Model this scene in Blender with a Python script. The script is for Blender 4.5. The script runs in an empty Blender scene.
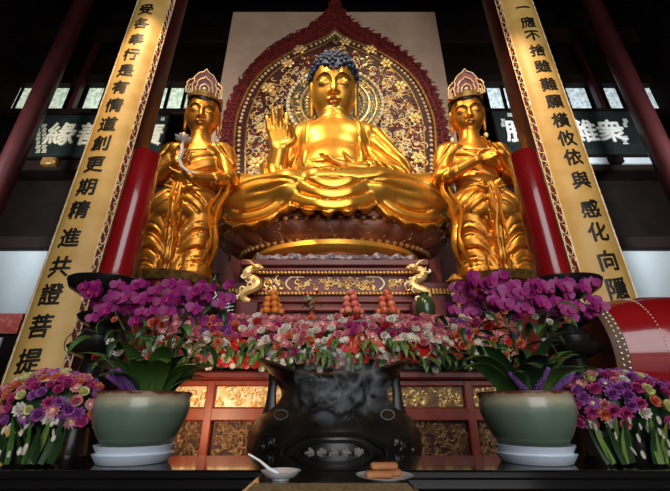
import bpy, math, random
import numpy as np
from mathutils import Vector, Matrix

PI = math.pi
C = bpy.context.scene.collection
SC = bpy.context.scene
random.seed(7)

# ------------------------------------------------------------------ camera
PITCH = math.radians(24.2)
FPX = 360.0
EYE = 1.25
cam_d = bpy.data.cameras.new('camera')
cam_d.sensor_width = 36.0
cam_d.lens = FPX / 670.0 * 36.0
cam_d.clip_start = 0.02
cam = bpy.data.objects.new('camera', cam_d)
C.objects.link(cam)
cam.location = (0, 0, EYE)
cam.rotation_euler = (PI / 2 + PITCH, 0, 0)
SC.camera = cam

# ------------------------------------------------------------------ world, lights, exposure
SC.view_settings.view_transform = 'Standard'
SC.view_settings.look = 'None'
SC.view_settings.gamma = 1.0
SC.view_settings.exposure = 0.0
SC.view_settings.use_curve_mapping = False
w = bpy.data.worlds.new('hall_air')
SC.world = w
w.use_nodes = True
w.node_tree.nodes['Background'].inputs[0].default_value = (0.75, 0.85, 1.0, 1)
w.node_tree.nodes['Background'].inputs[1].default_value = 0.015


def area(name, loc, aim, size, energy, col, sizey=None, spread=180):
    d = bpy.data.lights.new(name, 'AREA')
    d.energy = energy
    d.color = col
    d.size = size
    d.spread = math.radians(spread)
    if sizey:
        d.shape = 'RECTANGLE'
        d.size_y = sizey
    o = bpy.data.objects.new(name, d)
    C.objects.link(o)
    o.location = loc
    o.rotation_euler = (Vector(aim) - Vector(loc)).to_track_quat('-Z', 'Y').to_euler()
    return o


def spot(name, loc, aim, energy, col, angle, blend=0.6, r=0.15):
    d = bpy.data.lights.new(name, 'SPOT')
    d.energy = energy
    d.color = col
    d.spot_size = math.radians(angle)
    d.spot_blend = blend
    d.shadow_soft_size = r
    o = bpy.data.objects.new(name, d)
    C.objects.link(o)
    o.location = loc
    o.rotation_euler = (Vector(aim) - Vector(loc)).to_track_quat('-Z', 'Y').to_euler()
    return o


area('entrance_daylight', (1.6, -7.5, 5.0), (0, 6, 4.0), 7.0, 820, (0.95, 0.97, 1.0), 8.5)
area('aisle_fill', (-8.6, 2.2, 5.0), (-5.4, 8.0, 6.2), 2.0, 150, (0.90, 0.96, 1.0), 3.0, 70)  # added fill without a known source, brightens the left rear wall and plaque
area('aisle_fill', (8.6, 2.2, 5.0), (5.4, 8.0, 6.2), 2.0, 170, (0.92, 0.96, 1.0), 3.0, 70)  # the same added fill for the right rear wall and plaque
spot('hall_spotlight', (-2.9, 1.7, 10.8), (0, 5.6, 5.8), 2300, (1.0, 0.78, 0.48), 48, 0.7, 0.10)
spot('hall_spotlight', (2.0, 2.2, 11.8), (0, 6.6, 7.6), 1050, (1.0, 0.82, 0.56), 56, 0.7, 0.10)
spot('hall_spotlight', (-3.2, 1.6, 8.7), (-2.35, 4.85, 4.4), 900, (1.0, 0.72, 0.40), 38, 0.7, 0.08)
spot('hall_spotlight', (2.0, 1.4, 8.7), (2.35, 4.85, 4.4), 900, (1.0, 0.72, 0.40), 38, 0.7, 0.08)
spot('hall_spotlight', (0.0, 0.6, 6.2), (0, 4.5, 2.7), 340, (1.0, 0.86, 0.66), 54, 0.8, 0.2)
spot('altar_fill_spot', (-1.36, 2.75, 1.10), (-1.02, 3.85, 1.33), 48, (1.0, 0.68, 0.38), 75, 0.8, 0.04)  # added spot hidden behind the pot, brightens the altar's left front


W = {}          # name -> world origin of a root, for its parts


def at(u, v, Y):
    yv = (245.5 - v) / FPX
    d = Y / (math.cos(PITCH) - yv * math.sin(PITCH))
    return ((u - 335) / FPX * d, Y, EYE + d * (math.sin(PITCH) + yv * math.cos(PITCH)))


# ------------------------------------------------------------------ materials
MATS = {}


def mat(name, col, rough=0.5, metal=0.0, col2=None, ns=8.0, bump=0.0, bs=40.0, emit=None, es=0.0, lo=0.4, hi=0.6,
        coat=0.0, detail=3.0, spec=0.5):
    m = bpy.data.materials.new(name)
    m.use_nodes = True
    nt = m.node_tree
    b = nt.nodes['Principled BSDF']
    b.inputs['Base Color'].default_value = (*col, 1)
    b.inputs['Roughness'].default_value = rough
    b.inputs['Metallic'].default_value = metal
    b.inputs['Coat Weight'].default_value = coat
    b.inputs['Specular IOR Level'].default_value = spec
    if emit:
        b.inputs['Emission Color'].default_value = (*emit, 1)
        b.inputs['Emission Strength'].default_value = es
    tc = nt.nodes.new('ShaderNodeTexCoord')
    if col2:
        n = nt.nodes.new('ShaderNodeTexNoise')
        n.inputs['Scale'].default_value = ns
        n.inputs['Detail'].default_value = detail
        r = nt.nodes.new('ShaderNodeValToRGB')
        r.color_ramp.elements[0].position = lo
        r.color_ramp.elements[1].position = hi
        r.color_ramp.elements[0].color = (*col, 1)
        r.color_ramp.elements[1].color = (*col2, 1)
        nt.links.new(tc.outputs['Object'], n.inputs['Vector'])
        nt.links.new(n.outputs['Fac'], r.inputs['Fac'])
        nt.links.new(r.outputs['Color'], b.inputs['Base Color'])
        if emit:
            nt.links.new(r.outputs['Color'], b.inputs['Emission Color'])
    if bump:
        n2 = nt.nodes.new('ShaderNodeTexNoise')
        n2.inputs['Scale'].default_value = bs
        n2.inputs['Detail'].default_value = 4
        bp = nt.nodes.new('ShaderNodeBump')
        bp.inputs['Strength'].default_value = bump
        bp.inputs['Distance'].default_value = 0.02
        nt.links.new(tc.outputs['Object'], n2.inputs['Vector'])
        nt.links.new(n2.outputs['Fac'], bp.inputs['Height'])
        nt.links.new(bp.outputs['Normal'], b.inputs['Normal'])
    MATS[name] = m
    return m


M = MATS
mat('gold', (0.74, 0.36, 0.050), 0.37, 0.78, (0.80, 0.42, 0.065), 3, 0.05, 30)
mat('gold_robe', (0.74, 0.35, 0.045), 0.36, 0.80, (0.82, 0.42, 0.065), 2.5, 0.06, 24)
mat('gold_orange', (0.58, 0.22, 0.03), 0.37, 0.80, (0.72, 0.31, 0.045), 5, 0.06, 30)
mat('gold_trim', (0.86, 0.50, 0.14), 0.38, 0.5, (0.92, 0.66, 0.30), 20)
mat('gold_pale', (0.92, 0.80, 0.56), 0.45, 0.15, (0.80, 0.56, 0.26), 12)
mat('gold_dark', (0.35, 0.17, 0.04), 0.4, 0.6, (0.6, 0.34, 0.1), 14)
mat('face_line', (0.10, 0.03, 0.008), 0.5)
mat('lip_red', (0.26, 0.07, 0.018), 0.4, 0.3)
mat('hair_blue', (0.008, 0.016, 0.055), 0.5, 0.0, (0.014, 0.03, 0.09), 10)
mat('hair_black', (0.012, 0.01, 0.012), 0.45)
mat('lacquer_red', (0.30, 0.008, 0.010), 0.22, 0.0, (0.36, 0.012, 0.012), 3, coat=0.5)
mat('candle_red', (0.28, 0.006, 0.008), 0.22, 0.0, (0.32, 0.008, 0.010), 3, coat=0.6)
mat('dark_red_wood', (0.055, 0.008, 0.008), 0.42, 0.0, (0.04, 0.006, 0.006), 3, 0.1, 20)
mat('shrine_red', (0.20, 0.022, 0.016), 0.42, 0.0, (0.14, 0.016, 0.012), 4, 0.1, 20)
mat('shrine_purple', (0.12, 0.018, 0.020), 0.4, 0.0, (0.09, 0.014, 0.016), 4)
mat('throne_brown', (0.14, 0.035, 0.014), 0.4, 0.25, (0.22, 0.06, 0.02), 5, 0.15, 24)
mat('frame_vermilion', (0.30, 0.034, 0.010), 0.4, 0.0, (0.22, 0.022, 0.008), 6)
mat('carving_brown', (0.16, 0.075, 0.028), 0.45, 0.25, (0.26, 0.13, 0.05), 14)
mat('inscription_grey', (0.42, 0.40, 0.36), 0.4, 0.5)
mat('flame_red', (0.21, 0.015, 0.009), 0.6, 0.0, (0.11, 0.009, 0.006), 6, 0.4, 18)
mat('relief_ground', (0.060, 0.007, 0.006), 0.6, 0.0, (0.035, 0.005, 0.004), 6)
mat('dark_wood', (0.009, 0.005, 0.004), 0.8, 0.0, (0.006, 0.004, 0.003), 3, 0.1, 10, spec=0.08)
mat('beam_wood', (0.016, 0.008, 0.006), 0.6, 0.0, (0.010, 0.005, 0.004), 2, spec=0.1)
mat('black_lacquer', (0.008, 0.007, 0.007), 0.10, 0.0, coat=0.4)
mat('black_metal', (0.012, 0.011, 0.011), 0.28, 0.3, (0.02, 0.018, 0.016), 6)
mat('bronze_dark', (0.009, 0.008, 0.007), 0.33, 0.2, (0.018, 0.015, 0.012), 5, 0.06, 20)
mat('silver_relief', (0.30, 0.28, 0.25), 0.35, 0.8)
mat('plaster_beige', (0.62, 0.40, 0.27), 0.8, 0.0, (0.55, 0.35, 0.23), 1.5)
mat('plaster_grey', (0.48, 0.54, 0.56), 0.8, 0.0, (0.44, 0.50, 0.52), 1.2)
mat('stone_floor', (0.10, 0.09, 0.08), 0.35, 0.0, (0.07, 0.065, 0.06), 3)
mat('banner_gold', (0.80, 0.50, 0.15), 0.5, 0.0, (0.66, 0.36, 0.08), 3.5, 0.05, 30, lo=0.35, hi=0.7)
mat('ink', (0.012, 0.008, 0.006), 0.5)
mat('plaque_black', (0.012, 0.018, 0.017), 0.35, 0.0, (0.018, 0.024, 0.022), 4)
mat('plaque_letter', (0.80, 0.72, 0.52), 0.5, 0.1)
mat('plaque_letter_white', (0.86, 0.86, 0.80), 0.5)
mat('pane_green', (0.38, 0.47, 0.33), 0.4, 0.0, (0.72, 0.80, 0.64), 9.0, emit=(1, 1, 1), es=0.8, lo=0.42, hi=0.6, detail=6)
mat('pane_blue', (0.36, 0.43, 0.46), 0.4, 0.0, (0.66, 0.76, 0.80), 9.0, emit=(1, 1, 1), es=0.8, lo=0.42, hi=0.6, detail=6)
mat('porcelain_white', (0.80, 0.80, 0.78), 0.15, coat=0.4)
mat('saucer_white', (0.62, 0.68, 0.76), 0.3)
mat('drum_red', (0.40, 0.010, 0.012), 0.20, 0.0, (0.34, 0.008, 0.010), 3, coat=0.6)
mat('drum_skin', (0.22, 0.10, 0.045), 0.6, 0.0, (0.15, 0.065, 0.03), 3)
mat('stud_pale', (0.80, 0.74, 0.60), 0.3, 0.6)
mat('cake_brown', (0.50, 0.20, 0.06), 0.6, 0.0, (0.40, 0.14, 0.04), 20)
mat('brocade', (0.20, 0.13, 0.05), 0.6, 0.0, (0.42, 0.32, 0.16), 90, 0.3, 120)
mat('cloth_violet', (0.10, 0.075, 0.10), 0.8, 0.0, (0.30, 0.26, 0.31), 14, lo=0.5, hi=0.58)
mat('leaf_green', (0.045, 0.11, 0.018), 0.40, 0.0, (0.075, 0.16, 0.03), 8)
mat('leaf_dark', (0.014, 0.042, 0.012), 0.38, 0.0, (0.024, 0.06, 0.016), 8)
mat('leaf_lime', (0.16, 0.24, 0.045), 0.42, 0.0, (0.10, 0.18, 0.03), 8)
mat('stem_green', (0.06, 0.10, 0.03), 0.5)
mat('orchid', (0.24, 0.004, 0.115), 0.55, 0.0, (0.33, 0.012, 0.17), 20)
mat('orchid_lip', (0.40, 0.02, 0.10), 0.5)
mat('violet_spike', (0.14, 0.04, 0.20), 0.6, 0.0, (0.20, 0.08, 0.28), 30)
mat('anthurium', (0.52, 0.018, 0.014), 0.25, coat=0.4)
mat('spadix', (0.75, 0.48, 0.2), 0.6)
mat('petal_pink', (0.66, 0.16, 0.20), 0.6, 0.0, (0.72, 0.34, 0.36), 30)
mat('petal_red', (0.50, 0.025, 0.030), 0.55, 0.0, (0.42, 0.015, 0.02), 30)
mat('petal_coral', (0.68, 0.15, 0.07), 0.6, 0.0, (0.72, 0.24, 0.12), 30)
mat('petal_white', (0.74, 0.68, 0.58), 0.6, 0.0, (0.78, 0.70, 0.64), 30)
mat('petal_cream', (0.70, 0.64, 0.28), 0.6, 0.0, (0.62, 0.62, 0.24), 30)
mat('petal_magenta', (0.42, 0.028, 0.15), 0.6, 0.0, (0.54, 0.06, 0.24), 30)
mat('petal_violet', (0.30, 0.06, 0.30), 0.6, 0.0, (0.40, 0.12, 0.40), 30)
mat('orange_skin', (0.72, 0.22, 0.03), 0.45, 0.0, (0.66, 0.17, 0.02), 16, 0.2, 200)
mat('peach_skin', (0.72, 0.26, 0.18), 0.55, 0.0, (0.62, 0.10, 0.08), 6)
mat('apple_skin', (0.58, 0.09, 0.05), 0.3, 0.0, (0.68, 0.20, 0.09), 6)
mat('soil', (0.03, 0.02, 0.014), 0.9)
mat('jade_vase', (0.03, 0.055, 0.02), 0.25, coat=0.4)
mat('red_cloth', (0.36, 0.02, 0.015), 0.6, 0.0, (0.5, 0.10, 0.04), 14, lo=0.5, hi=0.6)
mat('crown_red', (0.22, 0.03, 0.022), 0.45)
mat('halo_green', (0.03, 0.05, 0.045), 0.5, 0.0, (0.30, 0.26, 0.16), 16, lo=0.52, hi=0.58)

mat('throne_gilt', (0.22, 0.07, 0.025), 0.4, 0.4, (0.40, 0.18, 0.06), 9)


def pot_material():
    # celadon glaze with a brown lip and cream run under it: bands by height of the pot itself
    m = mat('celadon_glaze', (0.20, 0.27, 0.18), 0.28, coat=0.25)
    nt = m.node_tree
    b = nt.nodes['Principled BSDF']
    tc = nt.nodes.new('ShaderNodeTexCoord')
    sx = nt.nodes.new('ShaderNodeSeparateXYZ')
    n = nt.nodes.new('ShaderNodeTexNoise')
    n.inputs['Scale'].default_value = 18
    ad = nt.nodes.new('ShaderNodeMath')
    ad.operation = 'MULTIPLY_ADD'
    ad.inputs[1].default_value = 0.12
    r = nt.nodes.new('ShaderNodeValToRGB')
    cr = r.color_ramp
    cr.elements[0].position = 0.0
    cr.elements[0].color = (0.085, 0.125, 0.085, 1)
    cr.elements[1].position = 1.0
    cr.elements[1].color = (0.13, 0.03, 0.012, 1)
    for p, c in ((0.60, (0.125, 0.17, 0.115)), (0.72, (0.20, 0.24, 0.17)), (0.82, (0.42, 0.38, 0.25)), (0.93, (0.40, 0.30, 0.18)), (0.97, (0.14, 0.035, 0.015))):
        e = cr.elements.new(p)
        e.color = (*c, 1)
    mr = nt.nodes.new('ShaderNodeMapRange')
    mr.inputs['From Min'].default_value = 0.0
    mr.inputs['From Max'].default_value = 0.256
    nt.links.new(tc.outputs['Object'], sx.inputs[0])
    nt.links.new(tc.outputs['Object'], n.inputs['Vector'])
    nt.links.new(sx.outputs['Z'], mr.inputs['Value'])
    nt.links.new(n.outputs['Fac'], ad.inputs[0])
    sb = nt.nodes.new('ShaderNodeMath')
    sb.operation = 'SUBTRACT'
    sb.inputs[1].default_value = 0.06
    nt.links.new(mr.outputs[0], sb.inputs[0])
    nt.links.new(sb.outputs[0], ad.inputs[2])
    nt.links.new(ad.outputs[0], r.inputs['Fac'])
    nt.links.new(r.outputs['Color'], b.inputs['Base Color'])


pot_material()


# ------------------------------------------------------------------ mesh building
class MB:
    def __init__(s):
        s.v, s.f, s.mi, s.cur = [], [], [], 0

    def add(s, vs, fs):
        o = len(s.v)
        s.v.extend([tuple(map(float, v)) for v in vs])
        for f in fs:
            s.f.append([i + o for i in f])
            s.mi.append(s.cur)
        return s

    def slot(s, i):
        s.cur = i
        return s

    def box(s, x0, x1, y0, y1, z0, z1, rz=0.0, c=None, bev=0.0):
        if bev > 0:
            b = min(bev, (x1 - x0) / 2.01, (y1 - y0) / 2.01, (z1 - z0) / 2.01)
            xs, ys, zs = (x0, x1), (y0, y1), (z0, z1)
            vs, idx = [], {}
            for i in (0, 1):
                for j in (0, 1):
                    for k in (0, 1):
                        P = (xs[i], ys[j], zs[k])
                        for a in range(3):
                            q = list(P)
                            for t, (sg) in enumerate((i, j, k)):
                                if t != a:
                                    q[t] += b if sg == 0 else -b
                            idx[(i, j, k, a)] = len(vs)
                            vs.append(tuple(q))
            fs = []
            I = idx
            # main faces: on axis a at side sgn use vertices shifted on the other axes (kind a)
            def fc(a, sg):
                o1, o2 = [t for t in range(3) if t != a]
                ring = []
                for (p, q) in ((0, 0), (1, 0), (1, 1), (0, 1)):
                    k = [0, 0, 0]
                    k[a] = sg
                    k[o1] = p
                    k[o2] = q
                    ring.append(I[(k[0], k[1], k[2], a)])
                return ring
            for a in range(3):
                for sg in (0, 1):
                    fs.append(fc(a, sg))
            for a in range(3):
                o1, o2 = [t for t in range(3) if t != a]
                for p in (0, 1):
                    for q in (0, 1):
                        k0, k1 = [0, 0, 0], [0, 0, 0]
                        k0[a], k1[a] = 0, 1
                        k0[o1] = k1[o1] = p
                        k0[o2] = k1[o2] = q
                        fs.append([I[(*k0, o1)], I[(*k1, o1)], I[(*k1, o2)], I[(*k0, o2)]])
            for i in (0, 1):
                for j in (0, 1):
                    for k in (0, 1):
                        fs.append([I[(i, j, k, 0)], I[(i, j, k, 1)], I[(i, j, k, 2)]])
        else:
            vs = [(x, y, z) for x in (x0, x1) for y in (y0, y1) for z in (z0, z1)]
            fs = [(0, 1, 3, 2), (4, 6, 7, 5), (0, 4, 5, 1), (2, 3, 7, 6), (0, 2, 6, 4), (1, 5, 7, 3)]
        if rz:
            cx, cy = c if c else ((x0 + x1) / 2, (y0 + y1) / 2)
            co, si = math.cos(rz), math.sin(rz)
            vs = [(cx + (x - cx) * co - (y - cy) * si, cy + (x - cx) * si + (y - cy) * co, z) for x, y, z in vs]
        return s.add(vs, fs)

    def lathe(s, prof, c=(0, 0, 0), n=32, sx=1.0, sy=1.0, mod=None, cap=True, a0=0.0, a1=2 * PI):
        full = abs(a1 - a0 - 2 * PI) < 1e-6
        k = n if full else n + 1
        vs = []
        for (r, z) in prof:
            for i in range(k):
                a = a0 + (a1 - a0) * i / n
                q = r * (mod(a, z) if mod else 1.0)
                vs.append((c[0] + q * math.cos(a) * sx, c[1] + q * math.sin(a) * sy, c[2] + z))
        fs = []
        for j in range(len(prof) - 1):
            for i in range(n):
                i2 = (i + 1) % k
                fs.append((j * k + i, j * k + i2, (j + 1) * k + i2, (j + 1) * k + i))
        if cap and full:
            fs.append(list(range(k))[::-1])
            fs.append([(len(prof) - 1) * k + i for i in range(k)])
        return s.add(vs, fs)

    def ell(s, c, r, n=16, m=10, R=None):
        if not hasattr(r, '__len__'):
            r = (r, r, r)
        vs = [(0, 0, -1)]
        for j in range(1, m):
            t = -PI / 2 + PI * j / m
            for i in range(n):
                a = 2 * PI * i / n
                vs.append((math.cos(t) * math.cos(a), math.cos(t) * math.sin(a), math.sin(t)))
        vs.append((0, 0, 1))
        out = []
        for v in vs:
            p = Vector((v[0] * r[0], v[1] * r[1], v[2] * r[2]))
            if R:
                p = R @ p
            out.append((p.x + c[0], p.y + c[1], p.z + c[2]))
        fs = [(0, 1 + (i + 1) % n, 1 + i) for i in range(n)]
        for j in range(m - 2):
            for i in range(n):
                a, b = 1 + j * n + i, 1 + j * n + (i + 1) % n
                fs.append((a, b, b + n, a + n))
        L = len(vs) - 1
        fs += [(L, L - n + i, L - n + (i + 1) % n) for i in range(n)]
        return s.add(out, fs)

    def tube(s, pts, r, n=6, flat=1.0, up=None):
        P = [Vector(p) for p in pts]
        m = len(P)
        R = r if hasattr(r, '__len__') else [r] * m
        vs, prev = [], None
        for i in range(m):
            t = (P[min(i + 1, m - 1)] - P[max(i - 1, 0)])
            if t.length < 1e-9:
                t = Vector((0, 0, 1))
            t.normalize()
            if prev is None:
                ref = Vector(up) if up else (Vector((0, 0, 1)) if abs(t.z) < 0.9 else Vector((1, 0, 0)))
                a = (ref - t * ref.dot(t)).normalized()
            else:
                a = prev - t * prev.dot(t)
                a = a.normalized() if a.length > 1e-6 else prev
            prev = a
            b = t.cross(a)
            for k in range(n):
                q = 2 * PI * k / n
                vs.append(P[i] + a * (math.cos(q) * R[i] * flat) + b * (math.sin(q) * R[i]))
        fs = [(i * n + k, i * n + (k + 1) % n, (i + 1) * n + (k + 1) % n, (i + 1) * n + k) for i in range(m - 1) for k in range(n)]
        fs.append(list(range(n))[::-1])
        fs.append([(m - 1) * n + k for k in range(n)])
        return s.add(vs, fs)

    def grid(s, fn, nu, nv, closed_u=False):
        vs = [fn(i / (nu if closed_u else nu - 1), j / (nv - 1)) for j in range(nv) for i in range(nu)]
        fs = []
        for j in range(nv - 1):
            for i in range(nu if closed_u else nu - 1):
                i2 = (i + 1) % nu
                fs.append((j * nu + i, j * nu + i2, (j + 1) * nu + i2, (j + 1) * nu + i))
        return s.add(vs, fs)

    def prism(s, out, y0, y1, ax='y'):
        # outline in x,z pushed along y (or in x,y along z)
        n = len(out)
        if ax == 'y':
            vs = [(p[0], y0, p[1]) for p in out] + [(p[0], y1, p[1]) for p in out]
        else:
            vs = [(p[0], p[1], y0) for p in out] + [(p[0], p[1], y1) for p in out]
        fs = [list(range(n)), [n + i for i in range(n)][::-1]]
        fs += [(i, i + n, (i + 1) % n + n, (i + 1) % n) for i in range(n)]
        return s.add(vs, fs)

    def bounds(s):
        a = np.array(s.v)
        return a.min(0), a.max(0)

    def mesh(s, name, mats, smooth=True, off=(0, 0, 0), auto=None):
        me = bpy.data.meshes.new(name)
        a = np.array(s.v, dtype=np.float64) - np.array(off)
        me.from_pydata(a.tolist(), [], s.f)
        for m in (mats if isinstance(mats, (list, tuple)) else [mats]):
            me.materials.append(M[m] if isinstance(m, str) else m)
        if any(s.mi):
            me.polygons.foreach_set('material_index', s.mi)
        finish(me, smooth, auto)
        return me


def finish(me, smooth=True, auto=None):
    me.validate()
    import bmesh
    bm = bmesh.new()
    bm.from_mesh(me)
    bmesh.ops.recalc_face_normals(bm, faces=bm.faces)
    if smooth:
        ang = math.radians(auto if auto else 40)
        for f in bm.faces:
            f.smooth = True
        for e in bm.edges:
            if len(e.link_faces) == 2 and e.calc_face_angle(0) > ang:
                e.smooth = False
    bm.to_mesh(me)
    bm.free()
    me.update()


def tag(o, label, cat, group=None, kind=None):
    o['label'] = label
    o['category'] = cat
    if group:
        o['group'] = group
    if kind:
        o['kind'] = kind
    return o


def thing(name, label, cat, loc=(0, 0, 0), group=None):
    o = bpy.data.objects.new(name, None)
    o.empty_display_size = 0.1
    C.objects.link(o)
    o.location = loc
    W[o.name] = Vector(loc)
    return tag(o, label, cat, group)


def part(name, mb, mats, parent, smooth=True, auto=None, label=None):
    """a mesh built in world coordinates, hung under its thing (or part)"""
    off = W[parent.name]
    me = mb if isinstance(mb, bpy.types.Mesh) else mb.mesh(name, mats, smooth, off, auto)
    o = bpy.data.objects.new(name, me)
    C.objects.link(o)
    o.parent = parent
    W[o.name] = off
    if label:
        o['label'] = label
    if name.endswith('_pattern'):
        o['kind'] = 'stuff'
    return o


def solo(name, mb, mats, label, cat, group=None, kind=None, smooth=True, auto=None):
    lo, hi = mb.bounds()
    loc = ((lo[0] + hi[0]) / 2, (lo[1] + hi[1]) / 2, lo[2])
    o = bpy.data.objects.new(name, mb.mesh(name, mats, smooth, loc, auto))
    C.objects.link(o)
    o.location = loc
    W[o.name] = Vector(loc)
    return tag(o, label, cat, group, kind)


def struct(name, mb, mats, label, cat):
    return solo(name, mb, mats, label, cat, kind='structure')


def put(name, me, parent, loc, rot=(0, 0, 0), sc=1.0):
    """a shared mesh placed as a part; loc in the world"""
    o = bpy.data.objects.new(name, me)
    C.objects.link(o)
    o.parent = parent
    o.location = Vector(loc) - W[parent.name]
    o.rotation_euler = rot
    o.scale = (sc, sc, sc) if not hasattr(sc, '__len__') else sc
    return o


def dup(o, loc, rz=None, label=None):
    c = o.copy()
    C.objects.link(c)
    c.location = loc
    W[c.name] = Vector(loc)
    if rz is not None:
        c.rotation_euler = (0, 0, rz)
    if label:
        c['label'] = label

    def kids(a, b):
        for k in list(a.children):
            d = k.copy()
            C.objects.link(d)
            d.parent = b
            kids(k, d)
    kids(o, c)
    return c


def scroll(mb, c, R, turns, r, plane, y0, rng, flip=1, n=14):
    """a curling tendril lying on a plane: plane(a, b, h) -> point"""
    a0 = rng.uniform(0, 2 * PI)
    pts, rad = [], []
    for i in range(n):
        t = i / (n - 1)
        q = R * (1 - 0.85 * t)
        a = a0 + flip * turns * 2 * PI * t
        pts.append(plane(c[0] + q * math.cos(a), c[1] + q * math.sin(a), y0))
        rad.append(r * (0.6 + 0.6 * math.sin(PI * min(1, t * 1.1))))
    mb.tube(pts, rad, 5)


def glyph_mesh(ch, size, bold=0.02, cut_len=0):
    cu = bpy.data.curves.new('glyph', 'FONT')
    cu.body = ch
    cu.size = size
    cu.align_x = 'CENTER'
    cu.align_y = 'CENTER'
    cu.offset = bold * size
    cu.resolution_u = 3
    o = bpy.data.objects.new('glyph', cu)
    C.objects.link(o)
    dg = bpy.context.evaluated_depsgraph_get()
    dg.update()
    me = bpy.data.meshes.new_from_object(o.evaluated_get(dg))
    if cut_len:
        import bmesh
        bm = bmesh.new()
        bm.from_mesh(me)
        for _ in range(4):
            ed = [e for e in bm.edges if e.calc_length() > cut_len]
            if not ed:
                break
            bmesh.ops.subdivide_edges(bm, edges=ed, cuts=1)
            bmesh.ops.triangulate(bm, faces=bm.faces)
        bm.to_mesh(me)
        bm.free()
    vs = [tuple(v.co) for v in me.vertices]
    fs = [tuple(p.vertices) for p in me.polygons]
    bpy.data.objects.remove(o)
    bpy.data.curves.remove(cu)
    bpy.data.meshes.remove(me)
    return vs, fs


def solid_glyph(gv, gf, front, back, bold=0.0):
    """a raised character; brush weight comes from slightly shifted strokes laid over each other"""
    n = len(gv)
    cnt = {}
    for f in gf:
        for i in range(len(f)):
            e = (f[i], f[(i + 1) % len(f)])
            cnt.setdefault(tuple(sorted(e)), []).append(e)
    fs = list(gf) + [tuple(i + n for i in f[::-1]) for f in gf]
    fs += [(e[0][0], e[0][1], e[0][1] + n, e[0][0] + n) for e in cnt.values() if len(e) == 1]
    mb = MB()
    for k, (dx, dz) in enumerate(((0, 0), (1, .3), (-1, -.3), (.3, -1), (-.3, 1)) if bold else ((0, 0),)):
        dx, dz = dx * bold, dz * bold
        mb.add([front(a + dx, b + dz, k) for a, b, _ in gv] + [back(a + dx, b + dz, k) for a, b, _ in gv], fs)
    return mb


def beads(pts, r, m, root, name='bead', most=100):
    """round beads as parts of their own, sharing one mesh"""
    me = MB().ell((0, 0, 0), r, 8, 6).mesh(name, m)
    for p in pts[:most]:
        put(name, me, root, p)
    if len(pts) > most:
        mb = MB()
        for p in pts[most:]:
            mb.ell(p, r, 8, 6)
        part('bead_edging', mb, m, root)['kind'] = 'stuff'
# ------------------------------------------------------------------ the hall
XW, YB, ZC = 9.5, 8.0, 14.5
struct('floor', MB().box(-XW, XW, -9, YB + 0.3, -0.1, 0), 'stone_floor', 'dark stone temple hall floor', 'floor')
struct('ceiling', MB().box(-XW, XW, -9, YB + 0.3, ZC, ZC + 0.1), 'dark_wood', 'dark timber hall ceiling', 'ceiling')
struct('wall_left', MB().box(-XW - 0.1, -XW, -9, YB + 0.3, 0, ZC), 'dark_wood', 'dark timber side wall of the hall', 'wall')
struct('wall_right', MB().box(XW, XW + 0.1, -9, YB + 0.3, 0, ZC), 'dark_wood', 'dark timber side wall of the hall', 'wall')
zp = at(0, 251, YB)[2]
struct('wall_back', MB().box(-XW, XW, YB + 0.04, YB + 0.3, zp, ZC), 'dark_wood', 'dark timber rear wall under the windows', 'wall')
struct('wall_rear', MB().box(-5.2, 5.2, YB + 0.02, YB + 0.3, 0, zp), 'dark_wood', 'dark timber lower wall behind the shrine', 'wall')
struct('wall_plaster_left', MB().box(-XW, -5.2, YB, YB + 0.3, 0, zp), 'plaster_grey', 'pale grey plastered lower wall at the left', 'wall')
struct('wall_plaster_right', MB().box(5.2, XW, YB, YB + 0.3, 0, zp), 'plaster_grey', 'pale grey plastered lower wall at the right', 'wall')
k = 0
for z0, z1, yy in ((zp, zp + 0.35, 7.85), (6.75, 7.15, 7.55), (8.78, 9.0, 7.7), (10.05, 10.4, 7.75), (11.6, 12.3, 7.6)):
    k += 1
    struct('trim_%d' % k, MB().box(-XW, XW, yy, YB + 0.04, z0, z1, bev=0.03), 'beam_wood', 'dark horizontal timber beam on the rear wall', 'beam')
for yy, z0 in ((6.2, 13.2), (3.2, 13.4), (0.0, 13.4)):
    k += 1
    struct('trim_%d' % k, MB().box(-XW, XW, yy, yy + 0.5, z0, ZC, bev=0.03), 'dark_red_wood', 'dark cross beam under the ceiling', 'beam')
for xx in (-6.2, -3.2, 3.2, 6.2):
    k += 1
    struct('trim_%d' % k, MB().box(xx - 0.14, xx + 0.14, -9, YB, 14.0, ZC, bev=0.02), 'dark_red_wood', 'dark purlin under the ceiling', 'beam')
# clerestory windows: a row of frosted panes between thin dark posts
wn = 0
zw0, zw1 = at(0, 114, YB)[2], at(0, 87, YB)[2]
spans = [(-8, 5), (7, 18), (20, 31), (52, 67), (86, 102), (120, 134), (151, 166), (169, 183), (186, 197),
         (488, 502), (505, 519), (523, 537), (568, 588), (606, 619), (644, 657), (661, 674), (678, 692)]
for a, b in spans:
    wn += 1
    x0, x1 = at(a, 100, YB)[0], at(b, 100, YB)[0]
    wi = MB()
    f = 0.05
    wi.box(x0 - f, x0, YB - 0.06, YB + 0.04, zw0 - f, zw1 + f)
    wi.box(x1, x1 + f, YB - 0.06, YB + 0.04, zw0 - f, zw1 + f)
    wi.box(x0, x1, YB - 0.06, YB + 0.04, zw0 - f, zw0)
    wi.box(x0, x1, YB - 0.06, YB + 0.04, zw1, zw1 + f)
    o = struct('window_%d' % wn, wi, 'dark_wood', 'narrow frosted clerestory window', 'window')
    part('pane', MB().box(x0, x1, YB - 0.02, YB + 0.02, zw0, zw1), 'pane_green' if a < 335 else 'pane_blue', o)
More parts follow.
